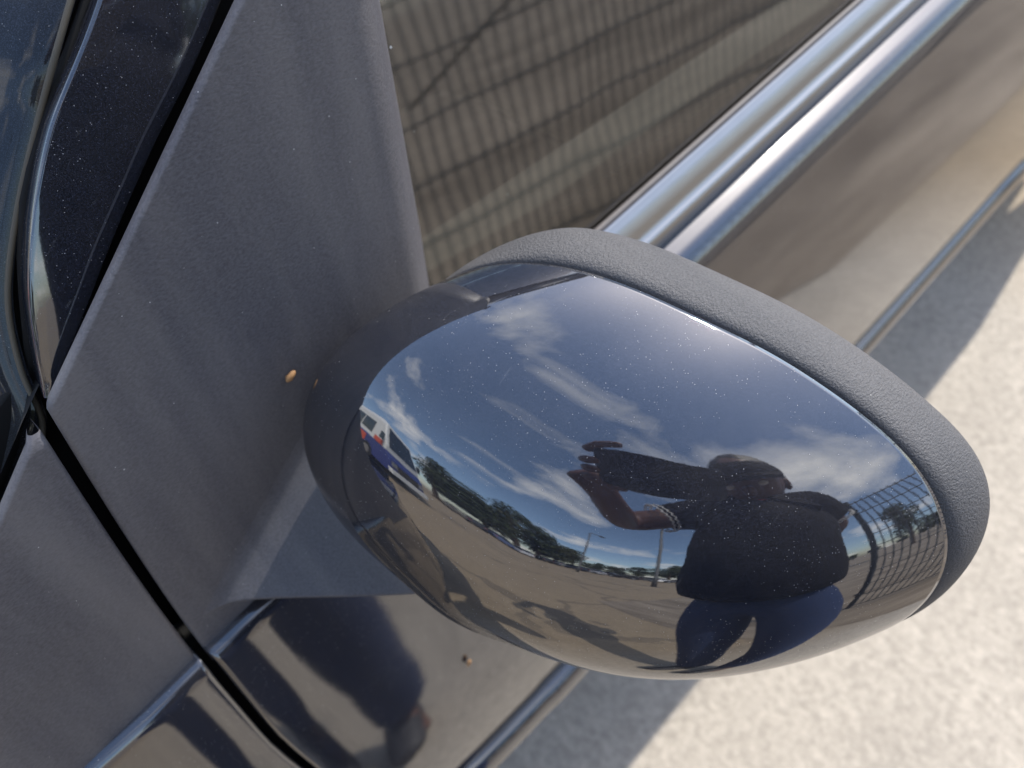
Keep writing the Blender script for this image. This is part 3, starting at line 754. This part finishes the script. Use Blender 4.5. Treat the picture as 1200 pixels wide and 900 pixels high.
J = dict(pel=(.595, -.045, .93), sp1=(.59, -.047, 1.03), sp2=(.585, -.032, 1.16), ch=(.555, -.005, 1.29), nk=(.545, .020, 1.375), nk2=(.530, .034, 1.405), hd0=(.518, .048, 1.425), hd1=(.505, .055, 1.490),
         hl=(.58, -.140, .90), kl=(.60, -.105, .50), al=(.645, -.065, .09), hr=(.61, .052, .90), kr=(.61, .100, .50), ar=(.645, .100, .09),
         sl=(.50, -.108, 1.39), elL=(.355, -.210, 1.290), wl=(.250, -.085, 1.258), sr=(.605, .09, 1.36), elR=(.745, .105, 1.240), wr=(.775, -.105, 1.06))
def lerp(a, b, t): return tuple(Vector(a).lerp(Vector(b), t))
def arm(s, e, w, k=1.):
    return [(J[s], .056 * k), (lerp(J[s], J[e], .5), .048 * k), (J[e], .041 * k), (lerp(J[e], J[w], .4), .040 * k), (J[w], .027 * k)]
def leg(h_, k_, a_, k=1.):
    return [(J[h_], .080 * k), (lerp(J[h_], J[k_], .35), .078 * k), (J[k_], .058 * k), (lerp(J[k_], J[a_], .35), .056 * k), (J[a_], .038 * k)]
trunk = [(J['pel'], (.07, .06)), (J['sp1'], (.09, .08)), (J['sp2'], (.115, .095)), (J['ch'], (.145, .11)), (J['nk'], .062), (J['nk2'], .052), (J['hd0'], .070), (J['hd1'], .078)]
def hand_chains(w, palm, fingers, thumb):
    out = [[(J[w], .027), (lerp(J[w], palm, .6), (.036, .024)), (palm, (.042, .024))]]
    for f_ in fingers: out.append([(f_[0], .0105), (f_[1], .0098), (f_[2], .009), (f_[3], .0072)])
    out.append([(thumb[0], .0115), (thumb[1], .0105), (thumb[2], .0085)])
    return out
# phone: the camera looks out of the lens at one end of its back
ph_c = CAM + rgt * .062 - fwd * .0058 - upv * .018
def ph(u, v, w): return tuple(ph_c + rgt * u + upv * v + fwd * w)          # phone frame: long, short, towards the scene
chains = [trunk, [(J['ch'], (.145, .11)), (lerp(J['ch'], J['sl'], .55), .075), (J['sl'], .056)] + arm('sl', 'elL', 'wl')[1:],
          [(J['ch'], (.145, .11)), (lerp(J['ch'], J['sr'], .55), .075), (J['sr'], .056)] + arm('sr', 'elR', 'wr')[1:],
          [(J['pel'], (.07, .06)), (J['hl'], .052)] + leg('hl', 'kl', 'al', .62)[1:] + [((.60, -.07, .045), .036), ((.535, -.08, .033), .030)],
          [(J['pel'], (.07, .06)), (J['hr'], .052)] + leg('hr', 'kr', 'ar', .62)[1:] + [((.60, .105, .045), .036), ((.535, .115, .033), .030)]]
# left hand grips the lens end of the phone; fingers on the back edge, thumb on the screen side
pL = ph(-.105, -.020, -.022)
fl = [[ph(-.100, v, -.014), ph(-.094 + .002 * i, v * 1.02, .004), ph(-.088 + .002 * i, v * 1.0, .012), ph(-.077 + .003 * i, v * .98, .0115)] for i, v in enumerate((-.034, -.014, .006))] + [[ph(-.095, .030, -.010), ph(-.075, .047, -.004), ph(-.052, .052, .000), ph(-.036, .050, .004)]]
pR = (.760, -.140, .990)                            # right hand tucked behind the hip, fingers half curled
fr_ = [[(.760, -.122 - .018 * i, .970), (.752, -.126 - .018 * i, .935), (.738, -.130 - .018 * i, .915), (.725, -.132 - .017 * i, .910)] for i in range(4)]
thR = [(.755, -.112, .985), (.740, -.094, .965), (.728, -.090, .945)]
chains += hand_chains('wl', pL, fl, [ph(-.095, -.035, -.022), ph(-.075, -.040, -.018), ph(-.052, -.034, -.015)])
chains += hand_chains('wr', pR, fr_, thR)
body = skinmesh('body', chains, 'skin', person); body['label'] = 'bare forearms, hands and face'
# face and hair
hc = Vector(lerp(J['hd0'], J['hd1'], .5)); face = (Vector((.17, .13, 1.07)) - hc).normalized()
hup = (Vector(J['hd1']) - Vector(J['nk2'])).normalized(); hs = face.cross(hup).normalized(); hup = hs.cross(face).normalized()
def ell(c, rx, ry, rz, n=20, m_=14, f=None):
    vs = []
    for j in range(m_ + 1):
        ph_ = math.pi * j / m_
        for i in range(n):
            a = 2 * math.pi * i / n; d = (math.sin(ph_) * math.cos(a), math.sin(ph_) * math.sin(a), math.cos(ph_))
            k = f(d) if f else 1.
            vs.append(c + hs * d[0] * rx * k + face * d[1] * ry * k + hup * d[2] * rz * k)
    return vs, gridfaces(n, m_ + 1, True)
head = mobj('head', *ell(hc + hup * .01, .077, .096, .118, 28, 20, lambda d: 1 - .10 * max(0, -d[2]) * (1 - max(0, d[1]))), 'skin', body)
mobj('hair', *ell(hc + hup * .030 - face * .016, .084, .096, .108, 32, 22, lambda d: (1 + .03 * math.sin(9 * d[0] + 4 * d[2]) * math.cos(7 * d[1])) * (.82 if d[1] > .25 and d[2] < .45 else 1)), 'hair', head)
capv, capf = ell(hc + hup * .036 - face * .002, .086, .102, .082, 32, 16, lambda d: 1 if d[2] > -.15 else .9)
hat = mobj('hat', capv, capf, 'shirt', head)
vs = []
for k in range(21):
    q = R(-70 + 140 * k / 20)
    for t in (0, .4, .8, 1.0):
        for dz in (.002, -.002): vs.append(hc + hup * (.050 + dz - .012 * t * t - .010 * math.sin(q) ** 2) + (hs * math.sin(q) * (.088 - .004 * t) + face * math.cos(q) * (.100 + .062 * t)))
mobj('hat_peak', vs, gridfaces(8, 21, True), 'shirt', head)
mobj('nose', *ell(hc + face * .095 - hup * .012, .014, .020, .024, 10, 8), 'skin', head)
for s_ in (1, -1):
    mobj('ear', *ell(hc + hs * .078 * s_ - hup * .008, .010, .018, .030, 10, 8), 'skin', head)
    mobj('eye', *ell(hc + face * .083 + hs * .031 * s_ + hup * .012, .013, .010, .010, 10, 8), 'trimwhite', head)
mobj('mouth', *ell(hc + face * .086 - hup * .055, .022, .008, .006, 10, 6), 'redlens', head)
# clothing
def half(a, b, t): return lerp(J[a], J[b], t)
shirt = skinmesh('shirt', [[((.593, -.045, .915), (.176, .150)), ((.592, -.045, .965), (.186, .158)), (J['sp1'], (.192, .160)), (J['sp2'], (.196, .160)), (J['ch'], (.192, .150)), (lerp(J['ch'], J['nk'], .75), .105)],
    [(J['ch'], (.192, .150)), (lerp(J['ch'], J['sl'], .55), .112), (J['sl'], .090), (half('sl', 'elL', .30), .072), (half('sl', 'elL', .56), .060)],
    [(J['ch'], (.192, .150)), (lerp(J['ch'], J['sr'], .55), .112), (J['sr'], .092), (half('sr', 'elR', .45), .078), (half('sr', 'elR', .80), .066)]], 'shirt', person)
shirt['label'] = 'loose black short-sleeved top'
for a, b in (('sl', 'elL'), ('sr', 'elR')):
    d = (Vector(J[b]) - Vector(J[a])).normalized(); s1 = d.cross(Vector((0, 0, 1))).normalized(); s2 = d.cross(s1)
    for t_ in ((.50, .56) if b == 'elL' else (.72, .77)):
        c = Vector(half(a, b, t_)); tv, tf = tube([c + (s1 * math.cos(q) + s2 * math.sin(q)) * (.0625 + .0015 * math.sin(q * 22)) + d * .003 * math.sin(q * 22) for q in np.linspace(0, 2 * math.pi, 90)], .0022, 6)
        mobj('sleeve_trim', tv, tf, 'trimwhite', shirt)
jeans = skinmesh('jeans', [[((.593, -.044, 1.0), (.140, .120)), ((.593, -.044, .945), (.165, .140)), (J['hl'], .100)] + leg('hl', 'kl', 'al', 1.18)[1:-1] + [(lerp(J['kl'], J['al'], 1.02), .056)],
    [((.593, -.044, .945), (.165, .140)), (J['hr'], .100)] + leg('hr', 'kr', 'ar', 1.18)[1:-1] + [(lerp(J['kr'], J['ar'], 1.02), .056)]], 'jeans', person)
for (ax, ay), nm in (((.645, -.065), 'shoe'), ((.645, .100), 'shoe')):
    skinmesh(nm, [[((ax + .035, ay, .05), (.045, .045)), ((ax - .03, ay - .005, .05), (.047, .048)), ((ax - .11, ay - .015, .042), (.046, .038)), ((ax - .165, ay - .02, .034), (.040, .030))]], 'shoe', person)
# phone, held by the hands
phone = thing('phone', 'dark smartphone held sideways in one hand above the mirror', 'phone', tuple(ph_c))
def rbox(u, v, w, r, c=(0, 0, 0), n=8):
    pts = []
    for sx, sy, a0 in ((1, 1, 0), (-1, 1, 90), (-1, -1, 180), (1, -1, 270)):
        for k in range(n + 1):
            a = R(a0 + 90 * k / n); pts.append((sx * (u / 2 - r) + r * math.cos(a), sy * (v / 2 - r) + r * math.sin(a)))
    m_ = len(pts); vs = [ph(c[0] + x, c[1] + y, c[2] + w / 2 * s_) for s_ in (-1, 1) for x, y in pts]
    fs = [tuple(range(m_)), tuple(range(m_, 2 * m_))] + [(i, (i + 1) % m_, m_ + (i + 1) % m_, m_ + i) for i in range(m_)]
    return vs, fs
bevel(mobj('phone_case', *rbox(.160, .076, .008, .011), 'phone', phone, smooth=False), .0015)
mobj('screen', *rbox(.150, .068, .0006, .008, (0, 0, -.0045)), 'lampglass', phone, smooth=False)
bevel(mobj('camera_bump', *rbox(.024, .048, .0012, .006, (-.062, .004, .0043)), 'phone', phone, smooth=False), .0004)
# ================================================================== FENCE
FX = 1.85
fence = thing('mesh_fence', 'dark welded wire mesh fence on steel posts running beside the car', 'fence', (FX, .10, 0), R(5))
for k in range(5):
    y = .10 + 3.6 * k
    po = mobj('fence_post', *join(box((FX + .045, y, 1.01), (.042, .042, 2.02)), box((FX + .045, y, 2.03), (.048, .048, .02))), 'galv', fence, smooth=False); bevel(po, .006)
    for zc in (.3, 1.05, 1.8):
        mobj('post_clip', *box((FX + .006, y, zc), (.018, .07, .035)), 'galv', po, smooth=False)
tv, tf = tube([(FX + .05, 1.20, .74), (FX + .05, 3.0, 1.62)], .007, 10); mobj('fence_brace', tv, tf, 'galv', fence)
def prism(p, q, r, n=5): return tube([p, q], r, n)
parts = []
for k in range(71): parts.append(prism((0, .02 + k * .0505, .05), (0, .02 + k * .0505, 1.98), .0058))
for k in range(10):
    z = .06 + k * .21
    for dx_ in (-.007, .007): parts.append(prism((dx_, 0, z), (dx_, 3.59, z), .0045))
pv, pf_ = join(*parts)
p0 = mobj('wire_panel', [(v[0], v[1], v[2]) for v in pv], pf_, 'galv', fence, local=True, fix=False)
for k in range(1, 4):
    c = p0.copy(); COL.objects.link(c); c.location = (0, 3.6 * k, 0)
# ================================================================== FAR SIDE OF THE YARD
def coach(loc, rz):
    t = thing('minibus', 'blue and white minibus with red side panel parked ahead of the black car', 'bus', loc, rz)
    M['busblue'] = plain('blue_coach_paint', (.035, .05, .20), .25, 0, 1.6, .06, 3); M['buswhite'] = plain('white_coach_paint', (.78, .78, .76), .3, 0, 1.6, .05, 3)
    M['busred'] = plain('red_panel_paint', (.62, .09, .04), .35, 0, 1.6, .06, 3); M['busglass'] = plain('dark_coach_glass', (.015, .02, .022), .05, 0, 1.9)
    # local frame: front faces -y, length along +y
    w, L, hgt = 2.1, 6.0, 2.6
    def rng_sec(y, wd, z0, z1, cut):
        return [(-wd / 2, y, z0), (wd / 2, y, z0), (wd / 2, y, z1 - cut), (wd / 2 - cut * .6, y, z1), (-wd / 2 + cut * .6, y, z1), (-wd / 2, y, z1 - cut)]
    def loft(secs):
        vs = [p for s_ in secs for p in s_]; n = len(secs[0]); fs = gridfaces(n, len(secs), True)
        fs.append(tuple(range(n))); fs.append(tuple(range(len(vs) - n, len(vs)))); return vs, fs
    lo = mobj('lower_body', *loft([rng_sec(-.05, 1.9, .38, .95, .08), rng_sec(.12, w, .30, 1.15, .05), rng_sec(L, w, .30, 1.15, .05)]), 'busblue', t, smooth=False, local=True); bevel(lo, .04, 3)
    up_ = mobj('upper_body', *loft([rng_sec(.16, w - .04, 1.152, 1.4, .05), rng_sec(.62, w - .12, 1.152, hgt - .12, .16), rng_sec(1.1, w - .14, 1.152, hgt, .2), rng_sec(L - .15, w - .14, 1.152, hgt, .2), rng_sec(L, w - .16, 1.152, hgt - .1, .2)]), 'buswhite', t, smooth=False, local=True); bevel(up_, .04, 3)
    mobj('windscreen', [(-.88, .135, 1.42), (.88, .135, 1.42), (.80, .525, 2.34), (-.80, .525, 2.34)], [(0, 1, 2, 3)], 'busglass', t, smooth=False, local=True)
    mobj('grille', *box((0, -.06, .72), (1.2, .06, .26)), 'busglass', t, smooth=False, local=True)
    mobj('bumper', *box((0, -.08, .46), (1.95, .18, .20)), 'buswhite', t, smooth=False, local=True)
    for s_ in (-1, 1):
        mobj('headlight', *box((.76 * s_, -.05, .78), (.26, .08, .2)), 'lampglass', t, smooth=False, local=True)
        for k in range(4):
            y0 = 1.2 + k * 1.15
            wn = mobj('window', *box((s_ * (w / 2 - .052), y0 + .5, 1.75), (.02, 1.02, .72)), 'busglass', t, smooth=False, local=True); bevel(wn, .006)
        mobj('side_panel', *box((s_ * (w / 2 + .004), 3.2, .86), (.012, 3.6, .42)), 'busred', t, smooth=False, local=True)
        mobj('red_band', *box((s_ * (w / 2 - .012), .62, 1.30), (.03, .5, .26)), 'busred', t, smooth=False, local=True)
        mobj('door_mirror', *box((s_ * (w / 2 + .16), .30, 1.62), (.16, .10, .34)), 'busglass', t, smooth=False, local=True)
        for yy in (1.15, 4.6):
            v, f = tube([(s_ * (w / 2 - .24), yy, .37), (s_ * (w / 2 + .015), yy, .37)], .37, 24); wh = mobj('wheel', v, f, 'tyre', t, smooth=False, local=True)
            v, f = tube([(s_ * (w / 2 - .1), yy, .37), (s_ * (w / 2 + .025), yy, .37)], .21, 18); mobj('hub', v, f, 'alloy', wh, smooth=False, local=True)
    return t
coach((-.88, -5.25, 0), R(116))
def far_car(loc, rz, col, label, hatch=True):
    t = thing('parked_saloon' if not hatch else 'parked_hatchback', label, 'car', loc, rz, 'cars parked along the far edge of the yard')
    m = paint('car_paint', col, 1.6, .2, .1, speck=False)
    L = 4.1
    def sec(x, z0, z1, w): return [(x, -w / 2, z0), (x, w / 2, z0), (x, w / 2, z1 - .06), (x, w / 2 - .09, z1), (x, -w / 2 + .09, z1), (x, -w / 2, z1 - .06)]
    def loft(ss):
        vs = [p for s_ in ss for p in s_]; n = 6; fs = gridfaces(n, len(ss), True); fs.append(tuple(range(n))); fs.append(tuple(range(len(vs) - n, len(vs)))); return vs, fs
    b = mobj('body', *loft([sec(-2.05, .35, .62, 1.45), sec(-1.9, .25, .74, 1.66), sec(-.9, .22, .92, 1.74), sec(.2, .22, .95, 1.76), sec(1.6, .22, .98, 1.74), sec(1.95, .25, .95 if hatch else .9, 1.66), sec(2.03, .35, .8, 1.5)]), m, t, smooth=False, local=True); bevel(b, .05, 2)
    e = 1.85 if hatch else 1.35
    mobj('windows', *loft([sec(-.95, .9, .93, 1.5), sec(-.25, .9, 1.36, 1.26), sec(.2, .9, 1.42, 1.24), sec(e - .5, .9, 1.40, 1.22), sec(e, .9, .99, 1.4)]), 'busglass', t, smooth=False, local=True)
    r = mobj('roof', *loft([sec(-.28, 1.37, 1.41, 1.22), sec(.2, 1.42, 1.47, 1.22), sec(e - .5, 1.40, 1.45, 1.2)]), m, t, smooth=False, local=True)
    for sx in (-1.3, 1.28):
        for sy in (-1, 1):
            v, f = tube([(sx, sy * .66, .31), (sx, sy * .885, .31)], .31, 18); wh = mobj('wheel', v, f, 'tyre', t, smooth=False, local=True)
            v, f = tube([(sx, sy * .8, .31), (sx, sy * .895, .31)], .19, 14); mobj('hub', v, f, 'alloy', wh, smooth=False, local=True)
    for sy in (-1, 1):
        mobj('headlight', *box((-1.99, sy * .58, .66), (.12, .3, .12)), 'lampglass', t, smooth=False, local=True)
        mobj('tail_light', *box((1.97, sy * .68, .82), (.1, .14, .24)), 'redlens', t, smooth=False, local=True)
    return t
COLS = [((.012, .014, .02), 'black'), ((.05, .07, .14), 'navy blue'), ((.28, .29, .31), 'silver'), ((.02, .02, .022), 'black'), ((.10, .11, .12), 'grey'), ((.016, .02, .03), 'dark blue'), ((.22, .23, .25), 'silver'), ((.03, .035, .04), 'charcoal'), ((.012, .012, .014), 'black'), ((.06, .065, .07), 'grey'), ((.78, .78, .77), 'white'), ((.05, .05, .055), 'charcoal')]
ORD = ['nearest', 'second', 'third', 'fourth', 'fifth', 'sixth', 'seventh', 'eighth', 'ninth', 'tenth', 'white', 'last']
for k, (col, cn) in enumerate(COLS):
    az = R(2 + 4.05 * k)
    d = 27 + .35 * k + .8 * math.sin(k * 2.1)
    lab = {0: 'black parked car nearest to the minibus in the far row', 10: 'white parked car beside the foot of the tall lamp post'}.get(k, '%s parked car, %s from the minibus in the far row' % (cn, ORD[k]))
    if k == 11: lab = 'charcoal parked car just beyond the white one in the far row'
    far_car((d * math.sin(az), -d * math.cos(az), 0), az * -1 + R(90 + random.uniform(-8, 8)) if k != 10 else az * -1 + R(8), col, lab, k % 3 != 1)
# lamp posts
def lamp_post(az, d, h_, label, arm_l=1.4):
    x, y = d * math.sin(R(az)), -d * math.cos(R(az))
    t = thing('lamp_post', label, 'lamp post', (x, y, 0), R(-az), 'lamp posts in the yard')
    v, f = tube([(0, 0, 0), (0, 0, 1.2), (0, 0, 1.25), (0, 0, h_ - .3), (.1, 0, h_), (arm_l, 0, h_ + .15)], [.13, .12, .09, .06, .05, .04], 12); mobj('post', v, f, 'pole', t, local=True)
    bevel(mobj('lamp_head', *box((arm_l + .25, 0, h_ + .16), (.65, .26, .12)), 'pole', t, smooth=False, local=True), .03)
    mobj('base_plate', *box((0, 0, .015), (.4, .4, .03)), 'pole', t, smooth=False, local=True)
lamp_post(42.0, 11, 11, 'tall lamp post with single arm standing behind the white car')
lamp_post(24, 17.5, 8.6, 'smaller distant lamp post beside the trees', 1.2)
# ---- trees
def leafmat(name, a, b):
    m, t, bs = newmat(name); bs.inputs['Roughness'].default_value = .55
    oi = N(t, 'ShaderNodeNewGeometry'); r = N(t, 'ShaderNodeValToRGB'); t.links.new(oi.outputs['Random Per Island'], r.inputs[0])
    r.color_ramp.elements[0].color = (*a, 1); r.color_ramp.elements[1].color = (*b, 1); t.links.new(r.outputs[0], bs.inputs['Base Color'])
    return m
M['leaf'] = leafmat('dark_leaves', (.020, .034, .012), (.065, .085, .028)); M['leaf2'] = leafmat('olive_leaves', (.035, .045, .016), (.10, .105, .04))
def tree_meshes(h_, w_, seed, nleaf=4200):
    r = np.random.default_rng(seed)
    parts = [tube([(0, 0, 0), (.05, 0, h_ * .25), (.0, .05, h_ * .5), (.1, 0, h_ * .85)], [.05 * w_, .04 * w_, .03 * w_, .008 * w_], 8)]
    blobs = []
    for k in range(11):
        a = r.uniform(0, 6.28); zz = r.uniform(.30, .92) * h_; rr = w_ * .5 * r.uniform(.25, .72) * (1 - .55 * max(0, zz / h_ - .6))
        c = np.array([rr * math.cos(a), rr * math.sin(a), zz]); blobs.append((c, w_ * r.uniform(.15, .25)))
        parts.append(tube([(0, 0, zz * .6), tuple(c * np.array([.6, .6, 1]) - np.array([0, 0, .06 * h_])), tuple(c)], [.018 * w_, .012 * w_, .004 * w_], 6))
    blobs.append((np.array([0, 0, h_ * .6]), w_ * .3))
    vs = np.zeros((nleaf * 4, 3)); fs = []
    for i in range(nleaf):
        c, rad = blobs[r.integers(len(blobs))]; d = r.normal(size=3); d /= np.linalg.norm(d)
        p = c + d * rad * (r.uniform(.25, 1.12) ** .6) * np.array([1, 1, .85])
        n = r.normal(size=3); u = np.cross(n, d); u /= np.linalg.norm(u) + 1e-9; v = np.cross(u, n / np.linalg.norm(n)); s_ = w_ * r.uniform(.014, .032)
        vs[i * 4:i * 4 + 4] = [p - u * s_, p - v * s_ * .6, p + u * s_, p + v * s_ * .6]; fs.append((i * 4, i * 4 + 1, i * 4 + 2, i * 4 + 3))
    return parts, vs, fs
KINDS = []
for k, (h_, w_, mt) in enumerate(((7.0, 7.0, 'leaf'), (6.0, 7.5, 'leaf2'), (8.0, 6.5, 'leaf'))):
    pts, lv, lf = tree_meshes(h_, w_, 11 + k)
    me = bpy.data.meshes.new('crown'); me.from_pydata([tuple(v) for v in lv], [], lf); me.materials.append(M[mt])
    tv, tf = join(*pts); mt_ = bpy.data.meshes.new('trunk'); mt_.from_pydata([tuple(v) for v in tv], [], tf); mt_.materials.append(M['bark'])
    KINDS.append((me, mt_))
def tree(kind, az, d, sc, label, group, slim=1.0):
    x, y = d * math.sin(R(az)), -d * math.cos(R(az))
    t = thing('tree', label, 'tree', (x, y, 0), random.uniform(0, 6.28), group)
    t.scale = (sc * slim, sc * slim, sc)
    for nm, me in (('crown', KINDS[kind][0]), ('trunk', KINDS[kind][1])):
        o = bpy.data.objects.new(nm, me); COL.objects.link(o); o.parent = t
TL = [(-4, 33, 1.0, 'next to the minibus'), (1, 36, .95, 'second from the minibus'), (6, 35, 1.0, 'third from the minibus'), (10.5, 38, 1.0, 'fourth from the minibus'), (15, 39, .9, 'fifth from the minibus'), (19, 44, .8, 'beside the smaller lamp post'),
      (24, 52, .62, 'low, just past the smaller lamp post'), (29, 52, .6, 'low, midway between the two lamp posts'), (34, 50, .58, 'low, left of the tall lamp post'), (41, 40, .75, 'rounded, just right of the tall lamp post'), (46, 48, .7, 'half hidden by the photographer')]
for k, (az, d, sc, ph_) in enumerate(TL): tree(k % 3, az + 3, d, sc * 1.45, 'leafy green tree behind the parked cars, ' + ph_, 'trees behind the far row of cars')
for k, (az, d, sc, ph_) in enumerate([(95.5, 13.5, .72, 'broad round tree beyond the mesh fence'), (100.5, 24, .62, 'smaller tree beyond the fence, right of the broad round one'), (104, 26, .7, 'tree beyond the fence, furthest along towards the car\'s tail')]):
    tree((2, 1, 0)[k], az, d, sc, ph_, 'trees beyond the fence', (.48, .8, .8)[k])
for k, (az, d, sc) in enumerate([(78, 62, .40), (83, 60, .45), (88, 58, .42), (93, 60, .45), (97, 58, .42)]):
    tree(k % 3, az, d, sc, 'low shrubby tree on the far side of the field, %s from the left' % ['first', 'second', 'third', 'fourth', 'fifth'][k], 'low trees across the field')
# ---- bits on the bodywork
def husk(loc, sc, nrm_, label, rot):
    r = np.random.default_rng(int(rot * 100)); n_ = Vector(nrm_).normalized(); s1 = n_.cross(Vector((0, 0, 1))).normalized(); s2 = n_.cross(s1)
    a_ = s1 * math.cos(rot) + s2 * math.sin(rot); b_ = n_.cross(a_)
    vs = []
    for j in range(9):
        p_ = math.pi * j / 8
        for i in range(12):
            q = 2 * math.pi * i / 12; k = 1 + .12 * r.normal()
            vs.append(Vector(loc) + (a_ * math.cos(p_) * 1.0 + b_ * math.sin(p_) * math.cos(q) * .55 * k + n_ * (math.sin(p_) * math.sin(q) * .4 * k + .35)) * sc)
    o = mobj('dried_seed', [v - Vector(loc) for v in vs], gridfaces(12, 9, True), 'seed'); o.location = loc
    tag(o, label, 'seed', None)
husk((xs(.10, 1.0128) + .0004, .1022, 1.0128), .0033, (1, 0, T7), 'orange brown dried seed stuck on the matte triangle panel', .5)
x_, z_ = side(.134, s_at_z(.134, .706)); husk((x_ + .0005, .134, .706), .0036, (1, 0, 0), 'tan dried seed stuck on the glossy door below the mirror', 1.2)
